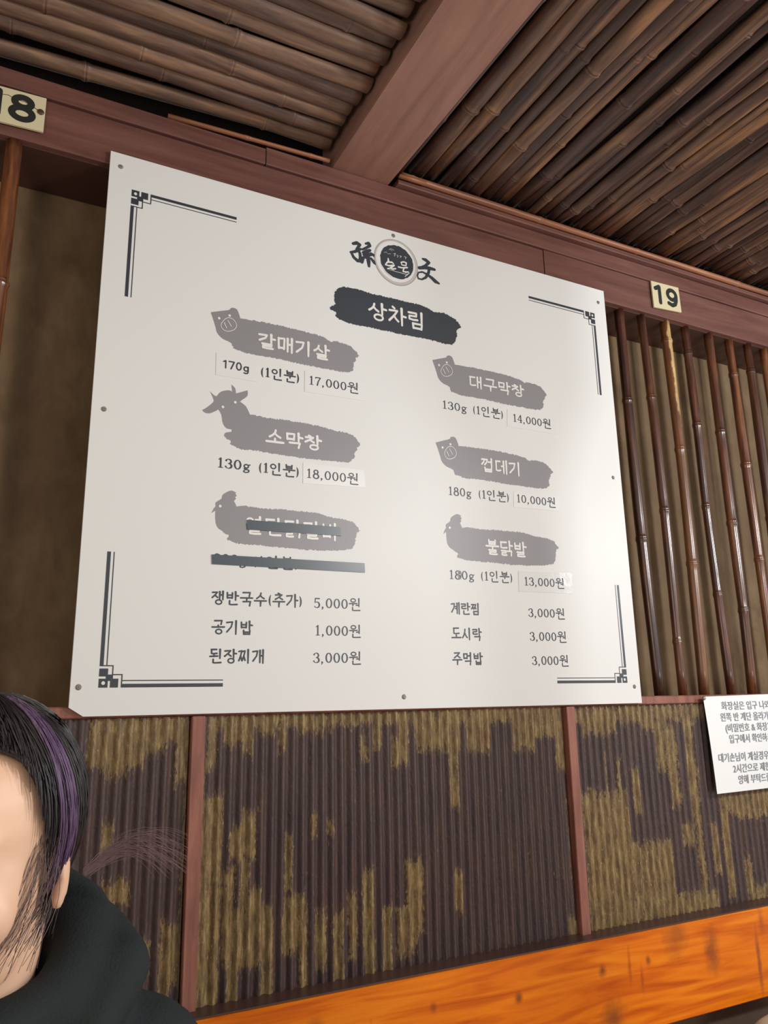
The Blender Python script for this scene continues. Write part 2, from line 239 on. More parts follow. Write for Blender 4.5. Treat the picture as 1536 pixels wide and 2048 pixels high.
# ------------------------------------------------------------ setting
D = json.loads('''{"pig": [[0.198, 0.735], [0.217, 0.742], [0.233, 0.748], [0.237, 0.753], [0.244, 0.754], [0.249, 0.751], [0.254, 0.739], [0.255, 0.735], [0.269, 0.736], [0.301, 0.737], [0.338, 0.737], [0.379, 0.736], [0.41, 0.734], [0.432, 0.731], [0.442, 0.725], [0.455, 0.729], [0.476, 0.727], [0.49, 0.723], [0.5, 0.715], [0.508, 0.706], [0.499, 0.699], [0.5, 0.696], [0.494, 0.688], [0.494, 0.673], [0.484, 0.666], [0.464, 0.664], [0.421, 0.664], [0.38, 0.664], [0.339, 0.666], [0.302, 0.666], [0.271, 0.665], [0.255, 0.668], [0.243, 0.67], [0.241, 0.678], [0.235, 0.682], [0.222, 0.686], [0.212, 0.695], [0.208, 0.707], [0.203, 0.722]], "cow": [[0.189, 0.537], [0.198, 0.544], [0.209, 0.556], [0.209, 0.562], [0.202, 0.576], [0.209, 0.57], [0.215, 0.568], [0.22, 0.576], [0.227, 0.581], [0.238, 0.584], [0.244, 0.582], [0.242, 0.596], [0.249, 0.59], [0.251, 0.58], [0.26, 0.584], [0.273, 0.59], [0.273, 0.579], [0.263, 0.569], [0.259, 0.565], [0.271, 0.557], [0.279, 0.542], [0.294, 0.542], [0.315, 0.541], [0.354, 0.542], [0.386, 0.542], [0.421, 0.54], [0.449, 0.536], [0.477, 0.535], [0.491, 0.532], [0.501, 0.523], [0.508, 0.515], [0.5, 0.507], [0.501, 0.503], [0.495, 0.495], [0.494, 0.484], [0.482, 0.474], [0.463, 0.473], [0.421, 0.472], [0.381, 0.47], [0.342, 0.471], [0.303, 0.473], [0.278, 0.473], [0.263, 0.472], [0.248, 0.477], [0.242, 0.48], [0.246, 0.484], [0.233, 0.491], [0.231, 0.494], [0.234, 0.5], [0.245, 0.503], [0.245, 0.508], [0.235, 0.509], [0.228, 0.518], [0.225, 0.533], [0.219, 0.543], [0.212, 0.538], [0.203, 0.533], [0.194, 0.533]], "chick": [[0.213, 0.346], [0.217, 0.355], [0.22, 0.359], [0.22, 0.366], [0.23, 0.374], [0.232, 0.381], [0.239, 0.387], [0.248, 0.391], [0.257, 0.388], [0.255, 0.386], [0.258, 0.383], [0.255, 0.379], [0.257, 0.377], [0.253, 0.372], [0.256, 0.367], [0.258, 0.362], [0.273, 0.365], [0.308, 0.363], [0.343, 0.365], [0.382, 0.365], [0.411, 0.365], [0.438, 0.36], [0.46, 0.358], [0.476, 0.357], [0.493, 0.352], [0.499, 0.345], [0.506, 0.337], [0.498, 0.333], [0.496, 0.325], [0.494, 0.313], [0.489, 0.301], [0.47, 0.297], [0.422, 0.293], [0.383, 0.292], [0.344, 0.293], [0.307, 0.294], [0.282, 0.294], [0.266, 0.294], [0.253, 0.297], [0.243, 0.3], [0.246, 0.308], [0.229, 0.317], [0.222, 0.326], [0.22, 0.34], [0.22, 0.351]], "title": [[0.441, 0.801], [0.455, 0.812], [0.452, 0.82], [0.453, 0.839], [0.46, 0.848], [0.474, 0.856], [0.491, 0.857], [0.515, 0.857], [0.539, 0.855], [0.569, 0.856], [0.602, 0.856], [0.628, 0.856], [0.656, 0.857], [0.677, 0.853], [0.693, 0.847], [0.715, 0.851], [0.731, 0.847], [0.747, 0.842], [0.761, 0.826], [0.748, 0.814], [0.749, 0.805], [0.745, 0.789], [0.736, 0.778], [0.712, 0.776], [0.677, 0.778], [0.638, 0.777], [0.6, 0.776], [0.563, 0.776], [0.533, 0.776], [0.514, 0.775], [0.49, 0.775], [0.476, 0.776], [0.462, 0.78], [0.455, 0.784], [0.456, 0.793], [0.443, 0.797]], "pigeyes": [[0.214, 0.726], [0.234, 0.736]], "snout": [[0.218, 0.713], [0.224, 0.725], [0.232, 0.731], [0.242, 0.729], [0.248, 0.719], [0.244, 0.709], [0.233, 0.703], [0.223, 0.704]], "nostril": [[0.224, 0.719], [0.229, 0.709], [0.231, 0.725], [0.238, 0.714]], "coweyes": [[0.227, 0.549], [0.25, 0.562]], "chickeye": [[0.228, 0.36]], "logo": {"son": [[[0.496, 0.963, 0.00522], [0.505, 0.967, 0.00707], [0.512, 0.965, 0.00553], [0.508, 0.958, 0.00522], [0.503, 0.951, 0.00338]], [[0.49, 0.941, 0.00399], [0.5, 0.945, 0.00553], [0.514, 0.955, 0.00461]], [[0.507, 0.952, 0.00522], [0.512, 0.944, 0.00553], [0.513, 0.933, 0.00584], [0.51, 0.925, 0.00522], [0.505, 0.923, 0.00307]], [[0.492, 0.94, 0.00461], [0.497, 0.931, 0.00553], [0.506, 0.925, 0.00615]], [[0.526, 0.971, 0.00399], [0.533, 0.974, 0.00615], [0.536, 0.969, 0.00553], [0.528, 0.962, 0.00492], [0.518, 0.955, 0.00399]], [[0.519, 0.948, 0.00461], [0.528, 0.953, 0.00676], [0.536, 0.958, 0.00522]], [[0.521, 0.943, 0.00522], [0.529, 0.95, 0.00553], [0.538, 0.947, 0.00461]], [[0.523, 0.938, 0.00615], [0.531, 0.943, 0.00676], [0.538, 0.95, 0.00461]], [[0.53, 0.943, 0.00707], [0.532, 0.932, 0.00768], [0.533, 0.919, 0.00492]], [[0.519, 0.935, 0.00615], [0.516, 0.925, 0.00676]], [[0.538, 0.951, 0.00461], [0.545, 0.948, 0.00553], [0.551, 0.944, 0.00399]], [[0.538, 0.939, 0.00461], [0.546, 0.931, 0.00645], [0.555, 0.927, 0.00399]]], "mun": [[[0.667, 0.972, 0.00399], [0.675, 0.971, 0.00707], [0.683, 0.967, 0.00584], [0.673, 0.956, 0.00522], [0.657, 0.946, 0.00461]], [[0.657, 0.947, 0.00615], [0.673, 0.952, 0.00707], [0.686, 0.953, 0.00676], [0.697, 0.953, 0.00522]], [[0.683, 0.951, 0.00522], [0.681, 0.941, 0.00553], [0.673, 0.927, 0.00492], [0.663, 0.92, 0.00338], [0.654, 0.92, 0.00307], [0.652, 0.927, 0.00277], [0.655, 0.935, 0.00277], [0.665, 0.939, 0.00338], [0.677, 0.936, 0.00461], [0.689, 0.93, 0.00676], [0.698, 0.924, 0.00768], [0.707, 0.921, 0.00399]]], "sonw": [[[0.579, 0.949, 0.00246], [0.58, 0.943, 0.00399], [0.573, 0.934, 0.00277]], [[0.578, 0.94, 0.00338], [0.588, 0.942, 0.00369], [0.592, 0.94, 0.00246]], [[0.572, 0.932, 0.00246], [0.582, 0.932, 0.00338], [0.593, 0.936, 0.00399], [0.584, 0.927, 0.00307], [0.577, 0.924, 0.00215]], [[0.584, 0.927, 0.00307], [0.59, 0.926, 0.00369], [0.597, 0.929, 0.00277]]], "munw": [[[0.611, 0.948, 0.00277], [0.618, 0.951, 0.00307], [0.624, 0.95, 0.00307], [0.623, 0.943, 0.00246], [0.613, 0.942, 0.00246], [0.611, 0.947, 0.00215]], [[0.604, 0.935, 0.00307], [0.613, 0.935, 0.00277], [0.626, 0.939, 0.00338]], [[0.618, 0.936, 0.00277], [0.615, 0.927, 0.00277], [0.622, 0.927, 0.00338], [0.629, 0.929, 0.00246]]], "tiny": [[[0.582, 0.971, 0.00092], [0.586, 0.975, 0.00092], [0.594, 0.973, 0.00092]], [[0.585, 0.973, 0.00077], [0.589, 0.97, 0.00077]], [[0.569, 0.961, 0.00077], [0.575, 0.964, 0.00077], [0.576, 0.961, 0.00077]], [[0.578, 0.96, 0.00077], [0.586, 0.962, 0.00077]], [[0.593, 0.964, 0.00138], [0.597, 0.966, 0.00138], [0.595, 0.959, 0.00138]], [[0.601, 0.963, 0.00123], [0.604, 0.962, 0.00123], [0.602, 0.958, 0.00123]], [[0.608, 0.963, 0.00123], [0.612, 0.963, 0.00123], [0.609, 0.959, 0.00123]], [[0.619, 0.964, 0.00123], [0.624, 0.964, 0.00123], [0.622, 0.959, 0.00123]]], "line": [[[0.576, 0.923, 0.00061], [0.601, 0.922, 0.00092], [0.627, 0.922, 0.00123]], [[0.563, 0.929, 0.00092], [0.572, 0.916, 0.00138], [0.586, 0.906, 0.00108]], [[0.62, 0.916, 0.00154], [0.631, 0.927, 0.00138]], [[0.627, 0.914, 0.00092], [0.639, 0.927, 0.00092]]]}, "rects": [[1.026, -0.186, 1.143, -0.459], [1.167, -0.303, 1.265, -0.457], [0.596, 0.003, 0.995, -0.031], [0.225, -0.002, 0.661, -0.025], [0.047, -0.004, 0.201, -0.022], [1.017, -0.006, 1.405, -0.04], [1.433, -0.213, 1.595, -0.257], [0.037, -0.005, 0.117, -0.081], [0.069, -0.036, 0.092, -0.092], [0.113, -0.007, 0.152, -0.06], [0.149, -0.008, 0.181, -0.048], [0.174, -0.008, 0.206, -0.109], [0.191, -0.092, 0.218, -0.435], [0.165, -0.318, 0.202, -0.409], [0.161, -0.357, 0.173, -0.438], [0.072, -0.249, 0.108, -0.281], [0.067, -0.163, 0.079, -0.21], [0.112, -0.341, 0.143, -0.388], [0.225, -0.002, 0.239, -0.089], [0.254, -0.003, 0.299, -0.049], [0.286, -0.018, 0.298, -0.065], [0.316, -0.005, 0.338, -0.036], [0.353, -0.006, 0.364, -0.065], [0.387, -0.006, 0.429, -0.036], [0.439, -0.008, 0.459, -0.023], [0.472, -0.008, 0.499, -0.024], [0.509, -0.048, 0.52, -0.084], [0.54, -0.01, 0.553, -0.071], [0.604, -0.012, 0.61, -0.061], [0.578, -0.057, 0.605, -0.103], [0.633, -0.012, 0.659, -0.075], [0.219, -0.136, 0.252, -0.46], [0.268, -0.186, 0.312, -0.234], [0.29, -0.164, 0.312, -0.237], [0.259, -0.25, 0.274, -0.39], [0.272, -0.314, 0.341, -0.4], [0.289, -0.232, 0.3, -0.322], [0.302, -0.285, 0.319, -0.397], [0.268, -0.389, 0.281, -0.453], [0.328, -0.321, 0.344, -0.459], [0.361, -0.335, 0.406, -0.39], [0.366, -0.302, 0.399, -0.348], [0.393, -0.332, 0.406, -0.46], [0.424, -0.335, 0.441, -0.42], [0.456, -0.34, 0.471, -0.461], [0.486, -0.317, 0.498, -0.413], [0.513, -0.279, 0.532, -0.424], [0.519, -0.416, 0.53, -0.457], [0.551, -0.346, 0.565, -0.458], [0.581, -0.35, 0.6, -0.428], [0.6, -0.271, 0.632, -0.392], [0.604, -0.375, 0.617, -0.42], [0.368, -0.208, 0.375, -0.293], [0.414, -0.177, 0.423, -0.21], [0.448, -0.193, 0.453, -0.21], [0.627, -0.001, 0.727, -0.077], [0.742, -0.004, 0.795, -0.084], [0.7, -0.058, 0.714, -0.182], [0.853, -0.006, 0.908, -0.084], [0.914, -0.007, 0.992, -0.063], [0.962, -0.043, 0.986, -0.131], [0.982, -0.178, 0.977, -0.393], [0.703, -0.301, 0.716, -0.365], [0.966, -0.413, 0.992, -0.461], [0.595, -0.018, 0.608, -0.098], [1.02, -0.01, 0.991, -0.443], [1.026, -0.181, 1.024, -0.448], [1.052, -0.183, 1.063, -0.448], [1.094, -0.107, 1.095, -0.389], [1.127, -0.118, 1.136, -0.38], [1.166, -0.141, 1.182, -0.236], [1.147, -0.291, 1.162, -0.443], [1.182, -0.294, 1.258, -0.456], [1.177, -0.38, 1.223, -0.451], [1.252, -0.036, 1.274, -0.146], [1.279, -0.052, 1.307, -0.225], [1.337, -0.022, 1.364, -0.25], [1.349, -0.249, 1.363, -0.44], [1.391, -0.273, 1.412, -0.377], [1.429, -0.234, 1.451, -0.426], [1.491, -0.206, 1.593, -0.268], [1.496, -0.355, 1.511, -0.448], [1.517, -0.418, 1.554, -0.464], [1.265, -0.409, 1.39, -0.463], [1.043, -0.01, 1.133, -0.063], [1.308, -0.266, 1.332, -0.308], [1.211, -0.014, 1.249, -0.057]]}''')
wall = tag(box('wall_back', (-1.6, .15, -.02), (2.9, .2, 1.2), 'stucco', bev=0), kind='structure')
low = box('backing_panel', (-1.6, .03, -1.25), (2.9, .2, -.012), 'lower', wall, bev=0)
tag(box('floor', (-1.8, -2.8, -1.3), (3.2, .2, -1.25), 'floor', bev=0), kind='structure')
# lintel: lower board, upper board, bamboo strip
def plank(name, x0, x1, y0, y1, z0, z1, mat, parent=None, n=24, wob=.0012, seed=0):
    """a board with a slightly wandering front face and edges"""
    V = []; F = []; rr = random.Random(seed)
    for i in range(n + 1):
        x = x0 + (x1 - x0) * i / n; w0 = wob * noise.noise(Vector((x * 4, seed, 0))) ; w1 = wob * noise.noise(Vector((x * 4, seed, 5)))
        V += [(x, y0 + w0, z0 + w1 + .002), (x, y0 + w0 + .002, z0 + w1), (x, y1, z0 + w1), (x, y1, z1 + w0), (x, y0 + w0 + .002, z1 + w0), (x, y0 + w0, z1 + w0 - .002)]
    for i in range(n):
        for k in range(6): F.append([i * 6 + k, i * 6 + (k + 1) % 6, i * 6 + 6 + (k + 1) % 6, i * 6 + 6 + k])
    F += [[5, 4, 3, 2, 1, 0], [n * 6 + k for k in range(6)]]
    return pyd(name, V, F, mat, parent)
lint = empty('trim_1', (0, 0, 0)); tag(lint, kind='structure')
plank('lower_board', -1.5, 1.0185, .009, .149, 1.0, 1.0955, 'header', lint, seed=1)
plank('lower_board', 1.0205, 2.8, .0075, .149, 1.0, 1.0965, 'header', lint, seed=2)
plank('upper_board', -1.5, .30, .004, .149, 1.0975, 1.134, 'header', lint, seed=3)
plank('upper_board', .302, 2.8, .004, .149, 1.0975, 1.1385, 'header', lint, seed=4)
plank('top_strip', .605, 2.8, -.010, .03, 1.1395, 1.152, 'header', lint, seed=5)
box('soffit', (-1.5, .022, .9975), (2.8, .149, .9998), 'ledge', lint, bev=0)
# ceiling
ceil = tag(box('ceiling', (-1.6, -1.35, 1.235), (2.9, .2, 1.26), 'dark', bev=0), kind='structure')
bm = bmesh.new()
q = [(.450, .06), (.5875, .06), (.622, -1.3), (.453, -1.3)]
vs = [bm.verts.new((x, y, z)) for z in (1.1405, 1.234) for x, y in q]
for f in ([3, 2, 1, 0], [4, 5, 6, 7], [0, 1, 5, 4], [1, 2, 6, 5], [2, 3, 7, 6], [3, 0, 4, 7]): bm.faces.new([vs[i] for i in f])
bmesh.ops.recalc_face_normals(bm, faces=bm.faces[:]); bmesh.ops.bevel(bm, geom=bm.edges[:], offset=.002, segments=2, affect='EDGES')
me = bpy.data.meshes.new('ceiling_beam'); bm.to_mesh(me); bm.free(); link('ceiling_beam', me, 'beam', ceil)
def rnd_nodes(L_, gap, rr, r0=.05):
    o = []; t = rr.uniform(.03, gap)
    while t < L_ - .02: o.append(t); t += gap * rr.uniform(.75, 1.3)
    return o
pole('bamboo_pole', (-1.5, .108, 1.192), (.44, -.006, 1.190), .019, [.2, .61, 1.02, 1.45, 1.8], 'ceil_x', ceil, 12, .006, .6, 991, .12)
y = -.048; k = 0
while y > -1.3:
    r_ = R.uniform(.0165, .0215); x1 = .447 - .0 + R.uniform(-.012, 0)
    pole('bamboo_pole', (-1.5, y + .012 * math.exp(y * 4) * 3 + R.uniform(-.004, .004), 1.174 + r_ * .6 + R.uniform(-.004, .006)), (x1, y, 1.174 + r_ * .6 + R.uniform(-.003, .006)), r_, rnd_nodes(1.9, .33, R), 'ceil_x', ceil, 12, .006, .6, k, .12)
    y -= r_ * 2 * R.uniform(.93, 1.04); k += 1
pole('bamboo_pole', (.10, .004, 1.1385), (.44, -.003, 1.1455), .0055, [.16, .3], 'strip', lint, 8, .002, .8, 3, .1)
pole('bamboo_strip', (.61, -.012, 1.160), (2.75, -.010, 1.160), .0085, rnd_nodes(2.1, .4, R), 'strip', lint, 10, .001, .9, 5, .15)
pole('bamboo_strip', (.600, -.022, 1.149), (.668, -.021, 1.151), .006, [], 'strip', lint, 8, 0, .8, 6, .1)
x = .606; k = 0
pole('bamboo_pole', (.598, -.02, 1.158), (.628, -1.3, 1.158), .007, rnd_nodes(1.2, .3, R), 'ceil_y', ceil, 10, .003, 1, 77, .1)
x = .635
while x < 2.85:
    r_ = R.choice([.011, .013, .0145, .0165, .019]) * R.uniform(.95, 1.08); x += r_
    z = 1.168 + r_ + R.uniform(-.004, .010)
    sl = (x - 1.2) * .0
    pole('bamboo_pole', (x, -.004, z), (x + R.uniform(-.012, .012) + .01, -1.3, z + R.uniform(-.004, .004)), r_, rnd_nodes(1.28, .3, R), 'ceil_y', ceil, 12, .007, .85, 100 + k, .12)
    x += r_ * R.uniform(.86, 1.05); k += 1
# bamboo lattice poles in front of the stucco
lat = [(1.277, 1.285, .0125, [.749, .389]), (1.352, 1.363, .0110, [.768, .466, .143]), (1.440, 1.430, .0125, [.945, .638, .337]), (1.514, 1.527, .0105, [.923, .716, .494, .264]),
       (1.607, 1.606, .0125, [.71, .456, .226]), (1.692, 1.696, .0120, [.894, .628, .365]), (1.766, 1.752, .0115, [.916, .483, .2]), (1.838, 1.842, .012, [.8, .55, .3]), (1.92, 1.93, .012, [.7, .4]), (2.0, 2.0, .012, [.85, .5, .2]), (2.09, 2.08, .012, [.6, .3]),
       (-.1595, -.168, .0145, [.725, .38]), (-.25, -.246, .012, [.8, .45, .2]), (-.34, -.335, .012, [.65, .3]), (-.43, -.425, .012, [.8, .5])]
for i, (xt, xb, r_, nd) in enumerate(lat):
    o = pole('bamboo_pole', (xb, .028, .0152), (xt, .028, 1.0), r_, [z - .0152 for z in nd], 'peeled' if i == 2 else 'bamboo', wall, 16, .005, 1, 40 + i, .06)
    if i == 2: o['label'] = 'bamboo pole with pale peeling patches'
# trim and posts round the corrugated sheets
tr = tag(empty('trim_2'), kind='structure')
plank('ledge_board', -1.5, 2.8, .009, .149, -.0035, .015, 'post', tr, seed=8, wob=.0006)
for x0, x1 in ((.194, .2165), (.986, 1.0085), (1.79, 1.812), (-.62, -.598)):
    plank('post', 0, 0, 0, 0, 0, 0, 'post', tr, 1) if False else box('post', (x0, .002, -.452), (x1, .03, -.004), 'post', tr, .001)
def sheet(x0, x1, ph):
    pitch = .0188; nx = int((x1 - x0) / pitch * 10); nz_ = 90; z1 = -.004; z0 = -.452
    V = []; F = []; A = []
    for j in range(nz_ + 1):
        z = z0 + (z1 - z0) * j / nz_
        for i in range(nx + 1):
            x = x0 + (x1 - x0) * i / nx
            e = min(x - x0, x1 - x, .02) / .02
            y = .0165 - .0037 * e * math.sin(2 * math.pi * x / pitch + ph) + .0012 * noise.noise(Vector((x * 30, z * 4, 3)))
            y += .003 * noise.noise(Vector((x * 3, z * 3, 9)))
            V.append((x, y, z)); a = -1.2
            for (rx0, rz1, rx1, rz0) in D['rects']:
                dx = min(x - rx0 + .002, rx1 + .002 - x) / .005; dz = min(z - rz0, rz1 - z) / .015
                a = max(a, min(dx, dz))
            A.append(.5 + max(-.62, min(.55, a * .40)))
    for j in range(nz_):
        for i in range(nx): a = j * (nx + 1) + i; F.append([a, a + 1, a + nx + 2, a + nx + 1])
    me = bpy.data.meshes.new('corrugated_sheet'); me.from_pydata(V, [], F); me.update()
    at = me.attributes.new('ochre', 'FLOAT', 'POINT'); at.data.foreach_set('value', A)
    o = link('corrugated_sheet', me, 'rust', wall, True)
    return o
sheet(-.6, .192, 0); sheet(.218, .985, 1); sheet(1.01, 1.79, 2); sheet(1.812, 2.8, 3)
# ------------------------------------------------------------ bench with varnished backrest board
bench = empty('wall_bench', (0.6, 0, -1.25)); tag(bench, 'wall bench whose orange varnished pine backrest board runs below the corrugated metal', 'bench')
def local(o, p): o.parent = p; o.matrix_parent_inverse = Matrix.Translation(-p.location); return o
local(plank('backrest_board', -1.5, 2.8, -.032, .028, -.622, -.4475, 'pine', None, 40, .0008, 11), bench)
local(box('ledge_strip', (-1.5, -.028, -.4472), (2.8, .028, -.4448), 'ledge', None, .0005), bench)
local(box('seat', (-1.5, -.50, -.87), (2.8, .029, -.84), 'pine', None, .004), bench)
for x in (-1.4, -.2, 1.0, 2.2, 2.7): local(box('leg', (x, -.46, -1.25), (x + .05, -.41, -.8705), 'post', None, .003), bench)
cu = bmesh.new(); bmesh.ops.create_uvsphere(cu, u_segments=40, v_segments=24, radius=1)
for v in cu.verts:
    se = lambda c, e: math.copysign(abs(c) ** e, c)
    v.co = Vector((1.45 + .115 * se(v.co.x, .45), -.095 + .045 * se(v.co.y, .8), -.732 + .106 * se(v.co.z, .45))); v.co += Vector((0, .005, .003)) * noise.noise(v.co * 18)
me = bpy.data.meshes.new('cushion'); cu.to_mesh(me); cu.free()
tag(link('cushion', me, 'cream', None, True), 'cream cushion just showing below the orange board at the bottom right', 'cushion')
# ------------------------------------------------------------ menu board
board = empty('menu_board', (.6, .008, 0)); tag(board, 'large white menu board with black Korean lettering screwed to the wall', 'menu board')
def bp_(o): return local(o, board)
CUT = [(.0, .014), (.022, .0), (1.2, 0), (1.2, 1.021), (0, 1.021)]
bp_(prism('panel', CUT, 0, .008, 'board'))
bm = None
for i, (x, z) in enumerate([[.019, .993], [.594, 1.01], [1.178, .984], [.02, .512], [1.175, .523], [.012, .045], [.594, .022], [1.182, .036]]):
    bm = bmesh.new(); r_ = .0048
    bmesh.ops.create_cone(bm, cap_ends=True, segments=20, radius1=r_, radius2=r_ * .6, depth=.0022, matrix=Matrix.Translation((x, -.0011, z)) @ Matrix.Rotation(math.pi / 2, 4, 'X'))
    for a in (.4 + i, .4 + i + math.pi / 2):
        mm = Matrix.Translation((x, -.0022, z)) @ Matrix.Rotation(a, 4, 'Y')
        g = bmesh.ops.create_cube(bm, size=1, matrix=mm @ Matrix.Diagonal((.0045, .0006, .0009, 1)))
    me = bpy.data.meshes.new('screw'); bm.to_mesh(me); bm.free(); bp_(link('screw', me, 'screw'))

class Ink:
    """flat print: brush strokes as overlapping quads and discs, each a hair further forward"""
    def __init__(s, y=-.0003): s.V = []; s.F = []; s.y = y; s.k = 0
    def face(s, pts):
        a = sum(pts[i][0] * pts[(i + 1) % len(pts)][1] - pts[(i + 1) % len(pts)][0] * pts[i][1] for i in range(len(pts)))
        if a < 0: pts = pts[::-1]
        n = len(s.V); y = s.y - (s.k % 40) * 4e-6; s.k += 1
        s.V += [(x, y, z) for x, z in pts]; s.F.append(list(range(n, n + len(pts))))
    def disc(s, x, z, r, rz=None, n=12):
        rz = rz or r; s.face([(x + r * math.cos(2 * math.pi * i / n), z + rz * math.sin(2 * math.pi * i / n)) for i in range(n)])
    def stroke(s, pts, closed=False):
        P = [tuple(p) for p in pts] + ([tuple(pts[0])] if closed else [])
        for (x0, z0, w0), (x1, z1, w1) in zip(P, P[1:]):
            dx, dz = x1 - x0, z1 - z0; l = math.hypot(dx, dz)
            if l < 1e-7: continue
            nx, nz2 = -dz / l, dx / l
            s.face([(x0 + nx * w0 / 2, z0 + nz2 * w0 / 2), (x0 - nx * w0 / 2, z0 - nz2 * w0 / 2), (x1 - nx * w1 / 2, z1 - nz2 * w1 / 2), (x1 + nx * w1 / 2, z1 + nz2 * w1 / 2)])
        for x, z, w_ in P[:len(P) - (1 if closed else 0)]: s.disc(x, z, w_ / 2, n=10)
    def build(s, name, mat, parent=None): return pyd(name, s.V, s.F, mat, parent)

# --- a small brush alphabet: consonants as polylines in a unit box
def arc(cx, cy, rx, ry, a0, a1, n=12): return [(cx + rx * math.cos(math.radians(a0 + (a1 - a0) * i / n)), cy + ry * math.sin(math.radians(a0 + (a1 - a0) * i / n))) for i in range(n + 1)]
def cons(c, tall):
    if c == 'ㄱ': return [[(0, .93), (.9, 1), (.72, .5), (.05, 0)]] if tall else [[(.02, .93), (.97, 1), (.9, .5), (.86, 0)]]
    if c == 'ㄲ': return [[(0, .93), (.45, 1), (.36, .5), (0, .05)], [(.52, .95), (1, 1), (.9, .5), (.5, .0)]]
    if c == 'ㄴ': return [[(.06, 1), (.05, .1), (.3, .02), (1, .12)]]
    if c == 'ㄷ': return [[(.02, .97), (.92, 1)], [(.08, .95), (.07, .08), (.4, .02), (1, .1)]]
    if c == 'ㅌ': return [[(.02, .97), (.92, 1)], [(.1, .55), (.85, .57)], [(.08, .95), (.07, .08), (.4, .02), (1, .1)]]
    if c == 'ㄹ': return [[(.0, .96), (.88, 1), (.86, .56), (.08, .5), (.07, .06), (.5, .0), (1, .08)]]
    if c == 'ㅁ': return [[(.08, .98), (.13, .02)], [(.08, .94), (.92, 1), (.86, .02)], [(.13, .08), (.87, .1)]]
    if c == 'ㅂ': return [[(.08, 1), (.12, .02)], [(.9, 1), (.87, .02)], [(.1, .55), (.88, .57)], [(.12, .06), (.87, .08)]]
    if c == 'ㅅ': return [[(.56, 1), (.5, .66), (.28, .28), (0, .02)], [(.48, .58), (.7, .26), (1, .04)]]
    if c == 'ㅈ': return [[(.04, .93), (.92, 1), (.56, .52), (.0, .0)], [(.52, .5), (.72, .24), (1, .04)]]
    if c == 'ㅉ': return [[(0, .93), (.45, 1), (.28, .5), (.0, .02)], [(.26, .48), (.46, .08)], [(.54, .93), (.98, 1), (.8, .5), (.52, .02)], [(.78, .48), (1, .06)]]
    if c == 'ㅊ': return [[(.4, 1.12), (.6, 1.02)], [(.04, .8), (.92, .86), (.56, .45), (.0, .0)], [(.52, .44), (.72, .22), (1, .04)]]
    if c == 'ㅇ': return ['o']
    return [[(.4, 1.1), (.6, 1.02)], [(.05, .8), (.95, .84)], 'o']
CH = 'ㄱㄲㄴㄷㄸㄹㅁㅂㅃㅅㅆㅇㅈㅉㅊㅋㅌㅍㅎ'; JU = 'ㅏㅐㅑㅒㅓㅔㅕㅖㅗㅘㅙㅚㅛㅜㅝㅞㅟㅠㅡㅢㅣ'
JO = ['', 'ㄱ', 'ㄲ', 'ㄳ', 'ㄴ', 'ㄵ', 'ㄶ', 'ㄷ', 'ㄹ', 'ㄺ', 'ㄻ', 'ㄼ', 'ㄽ', 'ㄾ', 'ㄿ', 'ㅀ', 'ㅁ', 'ㅂ', 'ㅄ', 'ㅅ', 'ㅆ', 'ㅇ', 'ㅈ', 'ㅊ', 'ㅋ', 'ㅌ', 'ㅍ', 'ㅎ']
